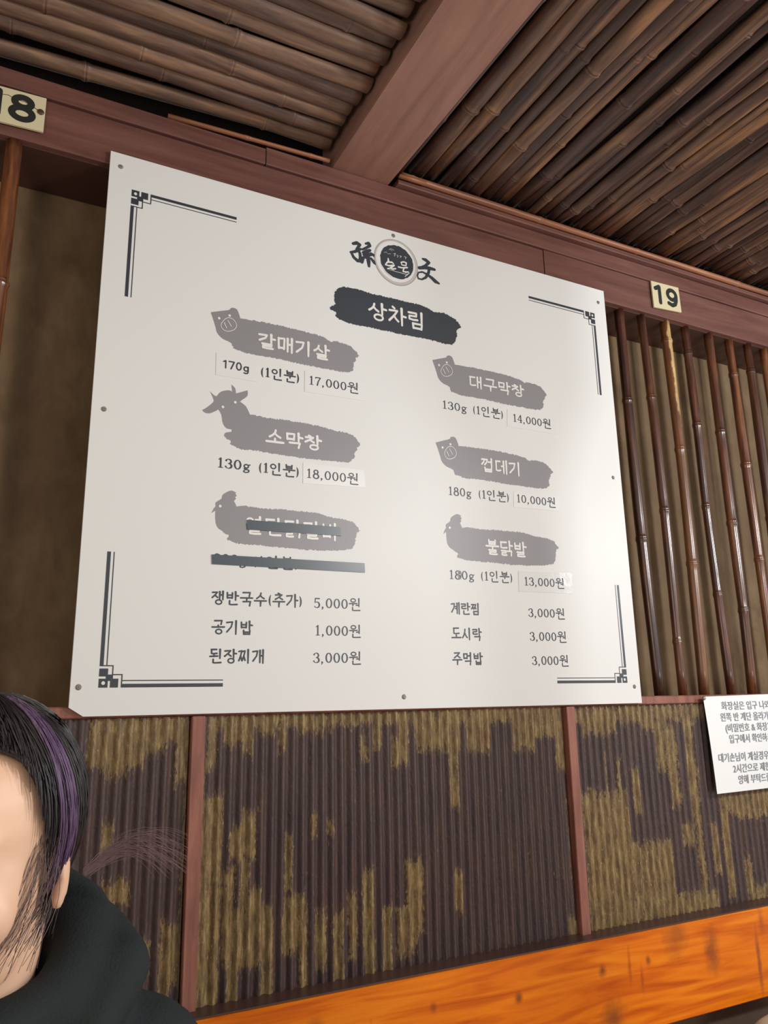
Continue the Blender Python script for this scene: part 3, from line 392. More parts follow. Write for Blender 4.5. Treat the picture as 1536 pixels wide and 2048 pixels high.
def syllable(ch):
    """-> list of (kind, polyline) in a unit em"""
    n = ord(ch) - 0xAC00; c, v, t = CH[n // 588], JU[n // 28 % 21], JO[n % 28]; out = []
    def put(c, x0, y0, x1, y1, tall=False):
        for s in cons(c, tall):
            if s == 'o':
                out.append(('o', [(p[0], p[1]) for p in arc((x0 + x1) / 2, (y0 + y1) / 2 - .0, (x1 - x0) * .42, (y1 - y0) * .44, 90, 450, 16)]))
            else: out.append(('c', [(x0 + (x1 - x0) * a, y0 + (y1 - y0) * b) for a, b in s]))
    H = lambda p: out.append(('h', p)); Vt = lambda p: out.append(('v', p))
    yv = .36 if t else 0.0
    if v in 'ㅏㅐㅑㅓㅔㅕㅖㅣ':
        cy0 = .5 if t else .16
        m_ = .5 * (1 + yv) if t else .52
        two = v in 'ㅐㅔㅖ'; cr = .46 if two else .54
        if v in 'ㅓㅕ' : cr = .48
        if v in 'ㅔㅖ': cr = .42
        put(c, .04, cy0, cr, .92, True)
        if v == 'ㅏ': Vt([(.74, 1), (.75, yv)]); H([(.75, m_ + .04), (.97, m_ + .02)])
        if v == 'ㅣ': Vt([(.78, 1), (.78, yv)])
        if v == 'ㅓ': Vt([(.8, 1), (.8, yv)]); H([(.56, m_ + .06), (.79, m_ + .07)])
        if v == 'ㅕ': Vt([(.8, 1), (.8, yv)]); H([(.56, m_ + .14), (.79, m_ + .15)]); H([(.56, m_ - .04), (.79, m_ - .03)])
        if v == 'ㅐ': Vt([(.62, .96), (.62, yv + .04)]); Vt([(.87, 1), (.87, yv)]); H([(.62, m_ + .04), (.87, m_ + .04)])
        if v == 'ㅔ': Vt([(.67, .96), (.67, yv + .04)]); Vt([(.89, 1), (.89, yv)]); H([(.5, m_ + .04), (.67, m_ + .05)])
        if v == 'ㅖ': Vt([(.67, .96), (.67, yv + .04)]); Vt([(.89, 1), (.89, yv)]); H([(.48, m_ + .14), (.67, m_ + .14)]); H([(.48, m_ - .04), (.67, m_ - .04)])
    elif v in 'ㅗㅜㅡ':
        lo = (.7 if v != 'ㅗ' else .72) if t else (.56 if v != 'ㅗ' else .5)
        put(c, .2, lo, .8, 1.0, False)
        if v == 'ㅗ':
            yb = .5 if t else .16; H([(.02, yb), (.98, yb + .02)]); H([(.5, yb + (.14 if t else .24)), (.5, yb)])
        if v == 'ㅜ':
            yb = .56 if t else .38; H([(.02, yb), (.98, yb + .02)]); Vt([(.52, yb), (.51, .38 if t else -.02)])
        if v == 'ㅡ': yb = .5 if t else .2; H([(.02, yb), (.98, yb + .02)])
    else:
        lo = .68 if t else .56
        put(c, .1, lo, .56, 1.0, False)
        if v in 'ㅘㅚㅙ':
            yb = .48 if t else .2; H([(.33, yb + .14), (.33, yb)]); H([(.02, yb), (.62, yb + .03)])
        else:
            yb = .56 if t else .36; H([(.02, yb), (.64, yb + .03)]); Vt([(.32, yb), (.3, .4 if t else .02)])
        Vt([(.8, 1), (.8, .34 if t else 0)])
        if v == 'ㅘ': H([(.8, .55), (.97, .54)])
        if v == 'ㅝ': H([(.58, .44 if t else .22), (.8, .45 if t else .23)])
    if t:
        fy = .30 if v in 'ㅏㅐㅑㅓㅔㅕㅖㅣ' else .30
        if t == 'ㄴ' and v not in 'ㅏㅐㅓㅔㅣ': fy = .26
        if t == 'ㄺ': put('ㄹ', .1, .0, .5, .32); put('ㄱ', .56, .0, .9, .32)
        elif t == 'ㅇ': put('ㅇ', .27, -.02, .83, .36)
        elif t == 'ㄱ': put('ㄱ', .22, -.03, .84, fy)
        elif t == 'ㄴ': put('ㄴ', .24, .0, .88, fy)
        else: put(t, .22, .0, .84, fy)
    return out
def pt(g, x, z, em_w, em_h, w, kind, P):
    Q = [(x + p[0] * em_w, z + p[1] * em_h) for p in P]
    if kind == 'o': g.stroke([(a, b, w * .85) for a, b in Q[:-1]], True); return
    n = len(Q); L_ = []
    for i, (a, b) in enumerate(Q):
        f = i / (n - 1)
        if kind == 'v': s = 1.22 - .34 * f
        elif kind == 'h': s = .92 + .12 * abs(f - .4)
        else: s = 1.0 - .12 * math.sin(math.pi * f)
        L_.append((a, b, w * s))
    if kind == 'v':   # slanted brush head
        a, b = Q[0]; L_.insert(0, (a - w * .38, b + w * .12, w * .55))
    g.stroke(L_)
DG = {  # digits and marks: (advance, [strokes with relative widths])
 '0': (.60, [[(p[0], p[1], .55 + .6 * abs(math.cos(math.radians(90 + 360 * i / 20)))) for i, p in enumerate(arc(.30, .5, .215, .47, 90, 450, 20))]]),
 '1': (.50, [[(.13, .84, .5), (.27, .97, .9)], [(.27, .97, 1.15), (.27, .03, 1.1)], [(.12, .01, .5), (.42, .01, .5)]]),
 '3': (.56, [[(p[0], p[1], .55 + .6 * max(0, math.cos(math.radians(150 - 240 * i / 12)))) for i, p in enumerate(arc(.26, .74, .19, .23, 150, -90, 12))], [(p[0], p[1], .5 + .75 * max(0, math.cos(math.radians(90 - 240 * i / 12)))) for i, p in enumerate(arc(.26, .26, .23, .26, 90, -150, 12))], [(.09, .82, 1.1), (.1, .8, 1.1)], [(.07, .16, 1.1), (.08, .15, 1.1)]]),
 '4': (.58, [[(.38, .98, .7), (.05, .3, .6), (.55, .3, .6)], [(.40, .98, 1.1), (.40, .03, 1.1)], [(.27, .01, .5), (.52, .01, .5)]]),
 '5': (.56, [[(.47, .95, 1.0), (.14, .95, .9), (.11, .52, .6)], [(p[0], p[1], .55 + .7 * max(0, math.cos(math.radians(130 - 280 * i / 14)))) for i, p in enumerate(arc(.26, .29, .22, .30, 130, -150, 14))]]),
 '7': (.54, [[(.07, .82, .6), (.07, .95, .8), (.5, .95, .9)], [(.5, .95, .7), (.3, .5, .95), (.22, .02, 1.1)]]),
 '8': (.58, [[(p[0], p[1], .7 + .4 * abs(math.cos(math.radians(90 + 360 * i / 16)))) for i, p in enumerate(arc(.29, .75, .17, .22, 90, 450, 16))], [(p[0], p[1], .75 + .45 * abs(math.cos(math.radians(90 + 360 * i / 16)))) for i, p in enumerate(arc(.29, .26, .22, .26, 90, 450, 16))]]),
 '2': (.56, [[(.09, .78, 1), (.13, .9, .7), (.27, .98, .7), (.44, .88, 1), (.43, .68, 1.1), (.28, .4, .8), (.08, .03, .7)], [(.07, .03, .9), (.5, .04, .9)]]),
 'g': (.60, [[(p[0], p[1], .85) for p in arc(.27, .44, .16, .19, 90, 450, 14)], [(.38, .56, .6), (.54, .62, .8)], [(.2, .27, .6), (.12, .17, .8), (.3, .1, .9), (.47, .02, .9), (.45, -.15, .8), (.26, -.24, .7), (.09, -.18, .8), (.1, -.04, .7), (.22, .06, .6)]]),
 ',': (.30, [[(.12, .05, 1.3), (.15, .02, 1.0), (.08, -.16, .5)]]),
 '(': (.36, [[(p[0], p[1], .35 + .7 * math.sin(math.pi * i / 12)) for i, p in enumerate(arc(.42, .42, .26, .66, 125, 235, 12))]]),
 ')': (.36, [[(p[0], p[1], .35 + .7 * math.sin(math.pi * i / 12)) for i, p in enumerate(arc(-.10, .42, .26, .66, 55, -55, 12))]]),
 ' ': (.3, [])}
def write(g, text, x0, x1, z, cap, w, gap=.08, hang=1.28, drop=.16):
    """set text between x0 and x1 on baseline z; cap is the digit height; Hangul sits on an em of hang*cap"""
    adv = [(hang if ord(c) > 0x1100 else DG[c][0] * 1.12) for c in text]
    tot = sum(adv) + gap * (len(text) - 1)
    k = (x1 - x0) / (tot * cap); x = x0
    for c, a in zip(text, adv):
        wd = a * cap * k
        if ord(c) > 0x1100:
            for kind, P in syllable(c): pt(g, x + wd * .03, z - drop * cap, wd * .94, cap * hang, w, kind, P)
        else:
            for s in DG[c][1]:
                cl = c == '0' or (c == '8')
                st = [(x + p[0] / DG[c][0] * wd, z + p[1] * cap, w * p[2]) for p in s]
                g.stroke(st)
        x += wd + gap * cap * k
def line(text, x0, x1, z, cap, w, mat='ink', name='lettering', parent=None, y=-.0003, **kw):
    g = Ink(y); write(g, text, x0, x1, z, cap, w, **kw); o = g.build(name, mat)
    return local(o, parent) if parent else bp_(o)
def hang_line(text, x0, x1, ztop, zbot, w, mat, parent, y=-.0009, gap=.10):
    g = Ink(y); n = len(text); adv = (x1 - x0) / (n + gap * (n - 1)); h = ztop - zbot
    for i, c in enumerate(text):
        xx = x0 + i * adv * (1 + gap)
        for kind, P in syllable(c): pt(g, xx, zbot + h * .04, adv, h * .93, w, kind, P)
    o = g.build('lettering', mat); return o
# banners: ragged brush-stroke shapes with an animal head
def rag(poly, i0, i1, amp, seed):
    out = []; n = len(poly); rr = random.Random(seed)
    for i in range(n):
        a, b = poly[i], poly[(i + 1) % n]; out.append(tuple(a))
        if not (i0 <= i < i1):     # smooth animal outline, keeping ear, horn and beak tips sharp
            z_, c_ = poly[i - 1], poly[(i + 2) % n]
            def turn(p, q_, s_):
                u = Vector((q_[0] - p[0], q_[1] - p[1])); v = Vector((s_[0] - q_[0], s_[1] - q_[1])); return u.angle(v) if u.length and v.length else 0
            ta = (0, 0) if turn(z_, a, b) > 1.0 else ((b[0] - z_[0]) / 2, (b[1] - z_[1]) / 2); tb = (0, 0) if turn(a, b, c_) > 1.0 else ((c_[0] - a[0]) / 2, (c_[1] - a[1]) / 2)
            L2 = math.hypot(b[0] - a[0], b[1] - a[1])
            cl = lambda v: (v[0] * min(1, 1.2 * L2 / max(1e-9, math.hypot(*v))), v[1] * min(1, 1.2 * L2 / max(1e-9, math.hypot(*v))))
            ta, tb = cl(ta), cl(tb)
            for j in range(1, 5):
                f = j / 5; h1, h2, h3, h4 = 2 * f**3 - 3 * f**2 + 1, f**3 - 2 * f**2 + f, -2 * f**3 + 3 * f**2, f**3 - f**2
                out.append(tuple(h1 * a[q] + h2 * ta[q] + h3 * b[q] + h4 * tb[q] for q in (0, 1)))
        if i0 <= i < i1:
            l = math.hypot(b[0] - a[0], b[1] - a[1]); m_ = max(1, int(l / .0017))
            for j in range(1, m_):
                f = j / m_; o = rr.uniform(-1, 1) * amp
                out.append((a[0] + (b[0] - a[0]) * f - (b[1] - a[1]) / l * o, a[1] + (b[1] - a[1]) * f + (b[0] - a[0]) / l * o))
    return out
def banner(key, dx, dz, sx, sz, i0, i1, mat, text, tbox, eyes, snout=False, seed=1, tw=.0035, name='dish_banner'):
    P0 = D[key]; ox, oz = P0[0]
    f = lambda p: (ox + dx + (p[0] - ox) * sx, oz + dz + (p[1] - oz) * sz)
    poly = rag([f(p) for p in P0], i0, i1, .0014, seed)
    bm = bmesh.new(); vs = [bm.verts.new((x, -.0004, z)) for x, z in poly]; bm.faces.new(vs)
    bmesh.ops.recalc_face_normals(bm, faces=bm.faces[:])
    if bm.faces[:][0].normal.y > 0: bmesh.ops.reverse_faces(bm, faces=bm.faces[:])
    bmesh.ops.triangulate(bm, faces=bm.faces[:]); me = bpy.data.meshes.new(name); bm.to_mesh(me); bm.free()
    o = bp_(link(name, me, mat))
    t = hang_line(text, *tbox, tw, 'white_ink', None); t.parent = o; t.matrix_parent_inverse = Matrix.Identity(4)
    if eyes or snout:
        g = Ink(-.0009)
        for e in eyes: x, z = f(e); g.disc(x, z, .0026)
        if snout:
            sn = [f(p) for p in D['snout']]; m_ = len(sn); sm_ = []
            for i in range(m_):
                p0, p1, p2, p3 = sn[i - 1], sn[i], sn[(i + 1) % m_], sn[(i + 2) % m_]
                for j in range(4):
                    u = j / 4; sm_.append(tuple(.5 * (2 * p1[q] + (p2[q] - p0[q]) * u + (2 * p0[q] - 5 * p1[q] + 4 * p2[q] - p3[q]) * u * u + (3 * p1[q] - p0[q] - 3 * p2[q] + p3[q]) * u**3) for q in (0, 1)) + (.0012,))
            g.stroke(sm_, True); N_ = [f(p) + (.0014,) for p in D['nostril']]; g.stroke(N_[:2]); g.stroke(N_[2:])
        e = g.build('face_marks', 'white_ink'); e.parent = o
    return o
banner('title', 0, 0, 1, 1, 0, 99, 'ink', '상차림', (.530, .668, .837, .795), [], seed=3, tw=.0052, name='title_banner')
PT = D['pig']; CT = D['chick']
banner('pig', 0, 0, 1, 1, 8, 33, 'grey_ink', '갈매기살', (.292, .441, .714, .682), D['pigeyes'], True, 4, .0046)
banner('cow', 0, 0, 1, 1, 20, 47, 'grey_ink', '소막창', (.311, .424, .519, .489), D['coweyes'], False, 5, .0046)
banner('chick', 0, 0, 1, 1, 16, 41, 'grey_ink', '열탄닭갈비', (.275, .459, .347, .313), D['chickeye'], False, 6, .0042)
sxp = .310 / (PT[19][0] - PT[0][0]); sxc = .300 / (CT[26][0] - CT[0][0])
banner('pig', .683 - PT[0][0], .731 - PT[0][1], sxp, 1.0, 8, 33, 'grey_ink', '대구막창', (.776, .925, .713, .684), D['pigeyes'], True, 7, .0040)
banner('pig', .684 - PT[0][0], .543 - PT[0][1], sxp, 1.0, 8, 33, 'grey_ink', '껍데기', (.797, .903, .525, .493), D['pigeyes'], True, 8, .0040)
banner('chick', .695 - CT[0][0], .347 - CT[0][1], sxc, 1.0, 16, 41, 'grey_ink', '불닭발', (.798, .904, .344, .311), D['chickeye'], False, 9, .0040)
# plain rows
W1, W2 = .0030, .0025
for t, a, b_, z, wd in [('(1인분)', .297, .379, .6245, W1), ('130g', .2195, .283, .4325, W1), ('(1인분)', .297, .380, .433, W1), ('130g', .703, .767, .6235, W2), ('(1인분)', .781, .865, .6245, W2),
                     ('180g', .710, .769, .432, W2), ('(1인분)', .785, .868, .433, W2), ('180g', .704, .767, .2545, W2), ('(1인분)', .781, .865, .256, W2),
                     ('5,000원', .409, .507, .185, W2), ('1,000원', .411, .507, .1345, W2), ('3,000원', .408, .507, .085, W2), ('3,000원', .899, 1.0, .1835, W2), ('3,000원', .899, 1.0, .1335, W2), ('3,000원', .901, 1.001, .083, W2),
                     ('쟁반국수(추가)', .218, .388, .187, W1), ('공기밥', .220, .294, .136, W1), ('된장찌개', .218, .317, .0865, W1), ('계란찜', .706, .777, .186, W1), ('도시락', .705, .778, .135, W1), ('주먹밥', .705, .778, .086, W1),
                     ('200g (1인분)', .219, .380, .2555, W1)]:
    line(t, a, b_, z, .0178, wd)
g = Ink(-.0006); [g.stroke([(x, z, .0022) for x, z in arc(.7305, .2635, .0035, .0085, 90, 450, 12)])]; bp_(g.build('overwritten_digit', 'grey_ink'))
# hairline corner ornaments
def ornament(cx, cz, sx, sz, lx, lz):
    g = Ink(-.0003); X = lambda a: cx + sx * a; Z = lambda b_: cz + sz * b_
    def rc(a0, b0, a1, b1): g.face([(X(a0), Z(b0)), (X(a1), Z(b0)), (X(a1), Z(b1)), (X(a0), Z(b1))])
    # corner cell with a round hole
    n = 16; h = [(.0072 + .0030 * math.cos(2 * math.pi * i / n), .0072 + .0030 * math.sin(2 * math.pi * i / n)) for i in range(n)]
    def sqp(i):
        a = 2 * math.pi * i / n; c_, s_ = math.cos(a), math.sin(a); m_ = max(abs(c_), abs(s_)); return (.0070 + .0070 * c_ / m_, .0070 + .0070 * s_ / m_)
    for i in range(n):
        j = (i + 1) % n; g.face([(X(p[0]), Z(p[1])) for p in (h[i], sqp(i), sqp(j), h[j])])
    rc(.0175, .0, .0300, .0140); rc(0, .0175, .0135, .0300); rc(.0125, .0105, .0215, .0205); rc(.0105, .0125, .0125, .0175)
    t = .0018
    rc(0, .0335, .0215, .0335 + t); rc(.0197, .0195, .0197 + t, .0335 + t); rc(.0197, .0195, .0362, .0195 + t); rc(.0344, .0, .0344 + t, .0195 + t)
    rc(.0362, .0, lx, .0058); rc(.0362, .0102, lx, .0118)
    rc(0, .0353, .0058, lz); rc(.0102, .0353, .0118, lz)
    bp_(g.build('corner_ornament', 'ink'))
ornament(.0415, .044, 1, 1, .2015, .2205); ornament(1.162, .0445, -1, 1, .1975, .2195)
ornament(.0415, .9515, 1, -1, .2005, .2200); ornament(1.162, .9500, -1, -1, .2045, .2195)
# logo
lx, lz = .5995, .9455
g = Ink(-.0002); g.disc(lx, lz, .0545, .0555, 48); e = bp_(g.build('emblem_rim', 'plate_line'))
g = Ink(-.0005); g.disc(lx, lz, .0528, .0538, 48); g.build('emblem_ring', 'plate_ring').parent = e
g = Ink(-.0008); g.disc(lx - .0015, lz + .001, .0485, .0490, 48); g.build('emblem_ring', 'board').parent = e
g = Ink(-.0011); rr = random.Random(4); g.face([(lx + .0015 + .0415 * (1 + rr.uniform(-.03, .015)) * math.cos(a / 48 * 2 * math.pi), lz + .001 + .0405 * (1 + rr.uniform(-.03, .015)) * math.sin(a / 48 * 2 * math.pi)) for a in range(48)]); g.build('emblem_disc', 'ink').parent = e
for k, mt, yy in (('son', 'ink', -.0003), ('mun', 'ink', -.0003), ('sonw', 'white_ink', -.0015), ('munw', 'white_ink', -.0015), ('tiny', 'plate_ring', -.0015), ('line', 'white_ink', -.0015)):
    g = Ink(yy)
    for s in D['logo'][k]: g.stroke([(a, b_, w_ * (1.28 if mt == 'ink' else 1.1)) for a, b_, w_ in s])
    o = g.build('lettering', mt)
    if mt == 'ink': bp_(o)
    else: o.parent = e
# price stickers and tapes
def sticker(poly, label, text, x0, x1, z, mat='sticker', y=-.0008):
    o = prism('price_sticker', [tuple(p) for p in poly], y, -.0001, mat); tag(o, label, 'sticker', 'paper stickers on the menu board')
    t = line(text, x0, x1, z, .0175, W2, 'ink', 'lettering', o, y=y - .0002) if text else None
    return o
sticker([[.388, .651], [.521, .647], [.521, .609], [.388, .607]], 'pale price sticker reading 17,000 at the upper left of the menu', '17,000원', .396, .507, .6245)
sticker([[.386, .461], [.514, .461], [.518, .426], [.386, .420]], 'pale price sticker reading 18,000 beside the row below the cow banner', '18,000원', .392, .505, .4325)
sticker([[.875, .649], [1.016, .651], [1.012, .608], [.872, .607]], 'pale price sticker reading 14,000 at the upper right of the menu', '14,000원', .888, .999, .6215)
sticker([[.879, .456], [1.006, .458], [1.003, .424], [.877, .421]], 'pale price sticker reading 10,000 in the middle of the right column', '10,000원', .885, .996, .4335)
sticker([[.879, .280], [1.026, .284], [1.023, .238], [.877, .236]], 'glossy film price sticker reading 13,000 at the lower right of the menu', '13,000원', .892, 1.004, .2505, 'sticker_film')
s170 = sticker([[.211, .655], [.2925, .655], [.2925, .610], [.2115, .610]], 'pale sticker reading 170g under the upper left pig banner', None, 0, 0, 0)
def tape(poly, label):
    tag(prism('tape_strip', [tuple(p) for p in poly], -.0022, -.0005, 'tape'), label, 'tape', 'dark tape strips over crossed-out writing')
tape([[.277, .339], [.462, .341], [.464, .324], [.279, .321]], 'dark tape strip across the white lettering of the lower left chicken banner')
tape([[.216, .271], [.513, .274], [.514, .256], [.217, .254]], 'longer dark tape strip covering the row under the lower left chicken banner')
def font_line(text, x0, zc, size, mat, y, parent, name='lettering', bold=0.0, width=None, align='LEFT', shear=0, sx=1.0):
    cu = bpy.data.curves.new('t', 'FONT'); cu.body = text; cu.size = size; cu.offset = bold; cu.shear = shear; cu.resolution_u = 3
    to = bpy.data.objects.new('t', cu); COL.objects.link(to); bpy.context.view_layer.update()
    me = bpy.data.meshes.new_from_object(to.evaluated_get(bpy.context.evaluated_depsgraph_get())); bpy.data.objects.remove(to)
    xs = [v.co.x for v in me.vertices]; a, b2 = min(xs), max(xs); k = (width / (b2 - a)) if width else sx
    for v in me.vertices:
        x, z = (v.co.x - a) * k, v.co.y
        v.co = (x0 + x, y, zc + z)
    me.name = name; me.materials.clear(); o = link(name, me, mat)
    if parent: local(o, parent)
    return o
MONO = {'0': (.6, [arc(.30, .5, .21, .46, 90, 450, 20)]), '1': (.42, [[(.08, .80), (.27, .95), (.27, .02)]]), '7': (.56, [[(.06, .93), (.52, .93), (.24, .02)]]),
 'g': (.58, [arc(.27, .33, .19, .27, 90, 450, 16), [(.47, .62), (.47, -.02), (.40, -.20), (.24, -.25), (.09, -.20)]]),
 '8': (.60, [arc(.30, .73, .17, .20, 90, 450, 16), arc(.30, .27, .21, .235, 90, 450, 16)]),
 '9': (.60, [arc(.30, .66, .20, .28, 90, 450, 18), [(.50, .66), (.49, .38), (.42, .14), (.28, .04), (.12, .12)]])}
def mono(text, x0, x1, z, cap, w, mat, y, parent, sx=None):
    g = Ink(y); adv = [MONO[c][0] for c in text]; tot = sum(adv) + .10 * (len(adv) - 1); k = (x1 - x0) / tot; x = x0
    for c, a in zip(text, adv):
        for s in MONO[c][1]:
            P = [(x + p[0] * k, z + p[1] * cap, w) for p in s]
            closed = abs(P[0][0] - P[-1][0]) < 1e-6 and abs(P[0][1] - P[-1][1]) < 1e-6
            g.stroke(P[:-1] if closed else P, closed)
        x += (a + .10) * k
    return local(g.build('lettering', mat), parent)
mono('170g', .224, .2755, .6270, .0158, .0027, 'ink', -.0011, s170)
# ------------------------------------------------------------ table number plates
def number_plate(poly, label, digits, boxes, nail=None, crack=None):
    o = prism('number_plate', poly, -.0005, .0035, 'plate'); tag(o, label, 'number plate', 'table number plates on the lintel')
    for d_, (x0, z0, x1, cap) in zip(digits, boxes):
        mono(d_, x0, x1, z0, cap, .0118, 'plate_ink', -.0009, o)
    if nail:
        bm = bmesh.new(); bmesh.ops.create_uvsphere(bm, u_segments=14, v_segments=8, radius=.006)
        for v in bm.verts: v.co = Vector((nail[0] + v.co.x, -.001 + v.co.y * .4, nail[1] + v.co.z))
        me = bpy.data.meshes.new('nail'); bm.to_mesh(me); bm.free(); local(link('nail', me, 'ledge', None, True), o)
    if crack:
        g = Ink(-.0008); g.stroke([(a, b_, .0012) for a, b_ in crack]); local(g.build('crack', 'ledge'), o)
number_plate([(1.3745, 1.0165), (1.4765, 1.0235), (1.4750, 1.0975), (1.3735, 1.0935)], 'cream number plate reading 19 to the right of the menu board', '19', [(1.3800, 1.0345, 1.4120, .050), (1.4225, 1.0350, 1.4690, .050)])
number_plate([(-.2215, 1.0145), (-.116, 1.0195), (-.116, 1.0905), (-.2215, 1.0865)], 'cracked cream number plate reading 18 at the left edge', '18', [(-.2130, 1.0305, -.181, .050), (-.1770, 1.0310, -.1290, .050)], (-.1235, 1.0585), [(-.196, 1.070), (-.178, 1.074), (-.165, 1.070), (-.150, 1.070), (-.135, 1.064), (-.124, 1.059)])
# ------------------------------------------------------------ paper notice with push pin
npz = lambda u, v: (1.390 + u * .30 + (1 - v) * .011, .011 - (1 - v) * .217 + u * .004)
V = []; F = []; n = 14
for j in range(n + 1):
    for i in range(n + 1):
        u, v = i / n, j / n; x, z = npz(u, v); V.append((x, -.004 - .004 * math.sin(math.pi * v) * (.4 + .6 * u) - .0015 * math.sin(3 * u), z))
for j in range(n):
    for i in range(n): a = j * (n + 1) + i; F.append([a, a + 1, a + n + 2, a + n + 1])
note = pyd('notice_sheet', V, F, 'paper', None); tag(note, 'white paper notice with grey Korean print pinned below the bamboo poles', 'notice')
so = note.modifiers.new('thickness', 'SOLIDIFY'); so.thickness = .0004; so.offset = 0
lines = [('화장실은 입구 나와서', 1.446, .188, -.019), ('왼쪽 반 계단 올라가세요', 1.438, .205, -.045), ('(비밀번호 & 화장지는', 1.450, .182, -.070), ('입구에서 확인하세요)', 1.458, .172, -.095), ('대기손님이 계실경우 식사시간', 1.416, .25, -.136), ('2시간으로 제한됨을', 1.460, .165, -.162), ('양해 부탁드립니다', 1.474, .150, -.187)]
def surf_y(x, z):
    v = max(0, min(1, 1 - (.011 - z) / .217)); u = (x - 1.39) / .3; return -.004 - .004 * math.sin(math.pi * v) * (.4 + .6 * u) - .0015 * math.sin(3 * u)
for t, x0, w_, z in lines:
    o = font_line(t, x0, z, .0215, 'paper_ink', 0, note, bold=.0002, width=w_)
    for v in o.data.vertices: v.co.y = surf_y(v.co.x, v.co.z) - .0012
bm = bmesh.new(); bmesh.ops.create_uvsphere(bm, u_segments=14, v_segments=8, radius=.0048)
for v in bm.verts: v.co = Vector((1.391, -.006, .0075)) + Vector((v.co.x, v.co.y * .7, v.co.z))
me = bpy.data.meshes.new('push_pin'); bm.to_mesh(me); bm.free(); tag(link('push_pin', me, 'screw', None, True), 'small dark push pin at the corner of the paper notice', 'pin')
# ------------------------------------------------------------ unseen tube added to cast the soft vertical shadow on the board
blocker = empty('shadow_blocker', (1.77, -.80, -.3)); tag(blocker, 'unseen telescopic steel tube added to cast a shadow band on the menu board', 'blocker')
def tube(name, r0, r1, z0, z1, mat, parent):
    bm = bmesh.new(); bmesh.ops.create_cone(bm, cap_ends=False, segments=32, radius1=r0, radius2=r1, depth=z1 - z0, matrix=Matrix.Translation((1.77, -.80, (z0 + z1) / 2)))
    me = bpy.data.meshes.new(name); bm.to_mesh(me); bm.free(); return local(link(name, me, mat, None, True), parent)
tube('hood', .085, .04, -.30, -.18, 'steel', blocker); tube('lower_sleeve', .042, .042, -.18, .60, 'steel', blocker); tube('collar', .046, .085, .60, .72, 'steel', blocker); tube('upper_sleeve', .085, .085, .72, 1.16, 'steel', blocker)
# ------------------------------------------------------------ person seated on the bench
HC = Vector((-.118, -.545, -.098)); YAW = math.radians(-24)
person = empty('person', (HC.x, HC.y + .1, -1.25)); tag(person, 'seated person with black bob hair, a purple streak and a dark hoodie', 'person')
class Blob:
    def __init__(s): s.bm = bmesh.new()
    def ell(s, c, r, rot=None, seg=20):
        mm = Matrix.Translation(c) @ (rot.to_4x4() if rot else Matrix.Identity(4)) @ Matrix.Diagonal((r[0], r[1], r[2], 1))
        bmesh.ops.create_uvsphere(s.bm, u_segments=seg, v_segments=seg // 2 + 2, radius=1, matrix=mm)
    def limb(s, pts, seg=16):
        for (p0, r0), (p1, r1) in zip(pts, pts[1:]):
            p0, p1 = Vector(p0), Vector(p1); d = p1 - p0
            q = d.to_track_quat('Z', 'Y').to_matrix().to_4x4()
            bmesh.ops.create_cone(s.bm, cap_ends=True, segments=seg, radius1=r0, radius2=r1, depth=d.length, matrix=Matrix.Translation((p0 + p1) / 2) @ q)
        for p, r_ in pts: bmesh.ops.create_uvsphere(s.bm, u_segments=seg, v_segments=seg // 2, radius=r_, matrix=Matrix.Translation(p))
    def build(s, name, mat, parent, voxel, smooth=6, disp=None):
        me = bpy.data.meshes.new(name); s.bm.to_mesh(me); s.bm.free()
        o = bpy.data.objects.new(name, me); COL.objects.link(o)
        rm = o.modifiers.new('r', 'REMESH'); rm.mode = 'VOXEL'; rm.voxel_size = voxel
        sm = o.modifiers.new('s', 'SMOOTH'); sm.iterations = smooth; sm.factor = .5
        bpy.context.view_layer.update()
        m2 = bpy.data.meshes.new_from_object(o.evaluated_get(bpy.context.evaluated_depsgraph_get())); bpy.data.objects.remove(o)
        m2.name = name
        if disp:
            m2.update()
            for v, nrm in [(v, v.normal.copy()) for v in m2.vertices]: v.co += nrm * disp(v.co)
        m2.materials.clear(); return local(link(name, m2, mat, None, True), parent)
HR = Matrix.Rotation(YAW, 3, 'Z') @ Matrix.Rotation(math.radians(6), 3, 'X')
hp = lambda x, y, z: HC + HR @ Vector((x, y, z))
sh = Vector((HC.x + .005, HC.y + .045, -.268))      # base of the neck
pel = Vector((HC.x, HC.y + .15, -.745))
b_ = Blob()
b_.ell(hp(0, .012, .022), (.072, .092, .086), HR); b_.ell(hp(0, -.026, -.030), (.061, .062, .080), HR)
b_.ell(hp(0, -.056, -.094), (.030, .028, .021), HR); b_.ell(hp(0, -.030, -.070), (.054, .054, .042), HR)
b_.ell(hp(.034, -.056, -.036), (.024, .020, .026), HR); b_.ell(hp(-.034, -.056, -.036), (.024, .020, .026), HR)
b_.ell(hp(0, -.068, .016), (.048, .016, .014), HR)
for s in (1, -1): b_.ell(hp(.030 * s, -.0725, .0035), (.017, .012, .0075), HR); b_.ell(hp(.030 * s, -.0705, -.0145), (.016, .0115, .0065), HR)
b_.limb([(hp(0, -.084, .004), .007), (hp(0, -.098, -.028), .010), (hp(0, -.096, -.034), .011)]); b_.ell(hp(.011, -.090, -.036), (.008, .009, .007), HR); b_.ell(hp(-.011, -.090, -.036), (.008, .009, .007), HR)
b_.ell(hp(0, -.082, -.061), (.021, .009, .0055), HR); b_.ell(hp(0, -.080, -.070), (.018, .010, .0065), HR)
for s in (1, -1):
    b_.ell(hp(.0695 * s, .012, -.022), (.007, .018, .030), HR @ Matrix.Rotation(.35 * s, 3, 'Z')); b_.ell(hp(.069 * s, .006, -.045), (.006, .009, .012), HR)
b_.limb([(hp(0, .022, -.06), .053), (sh + Vector((0, 0, .03)), .052), (sh + Vector((0, .005, -.02)), .062)])
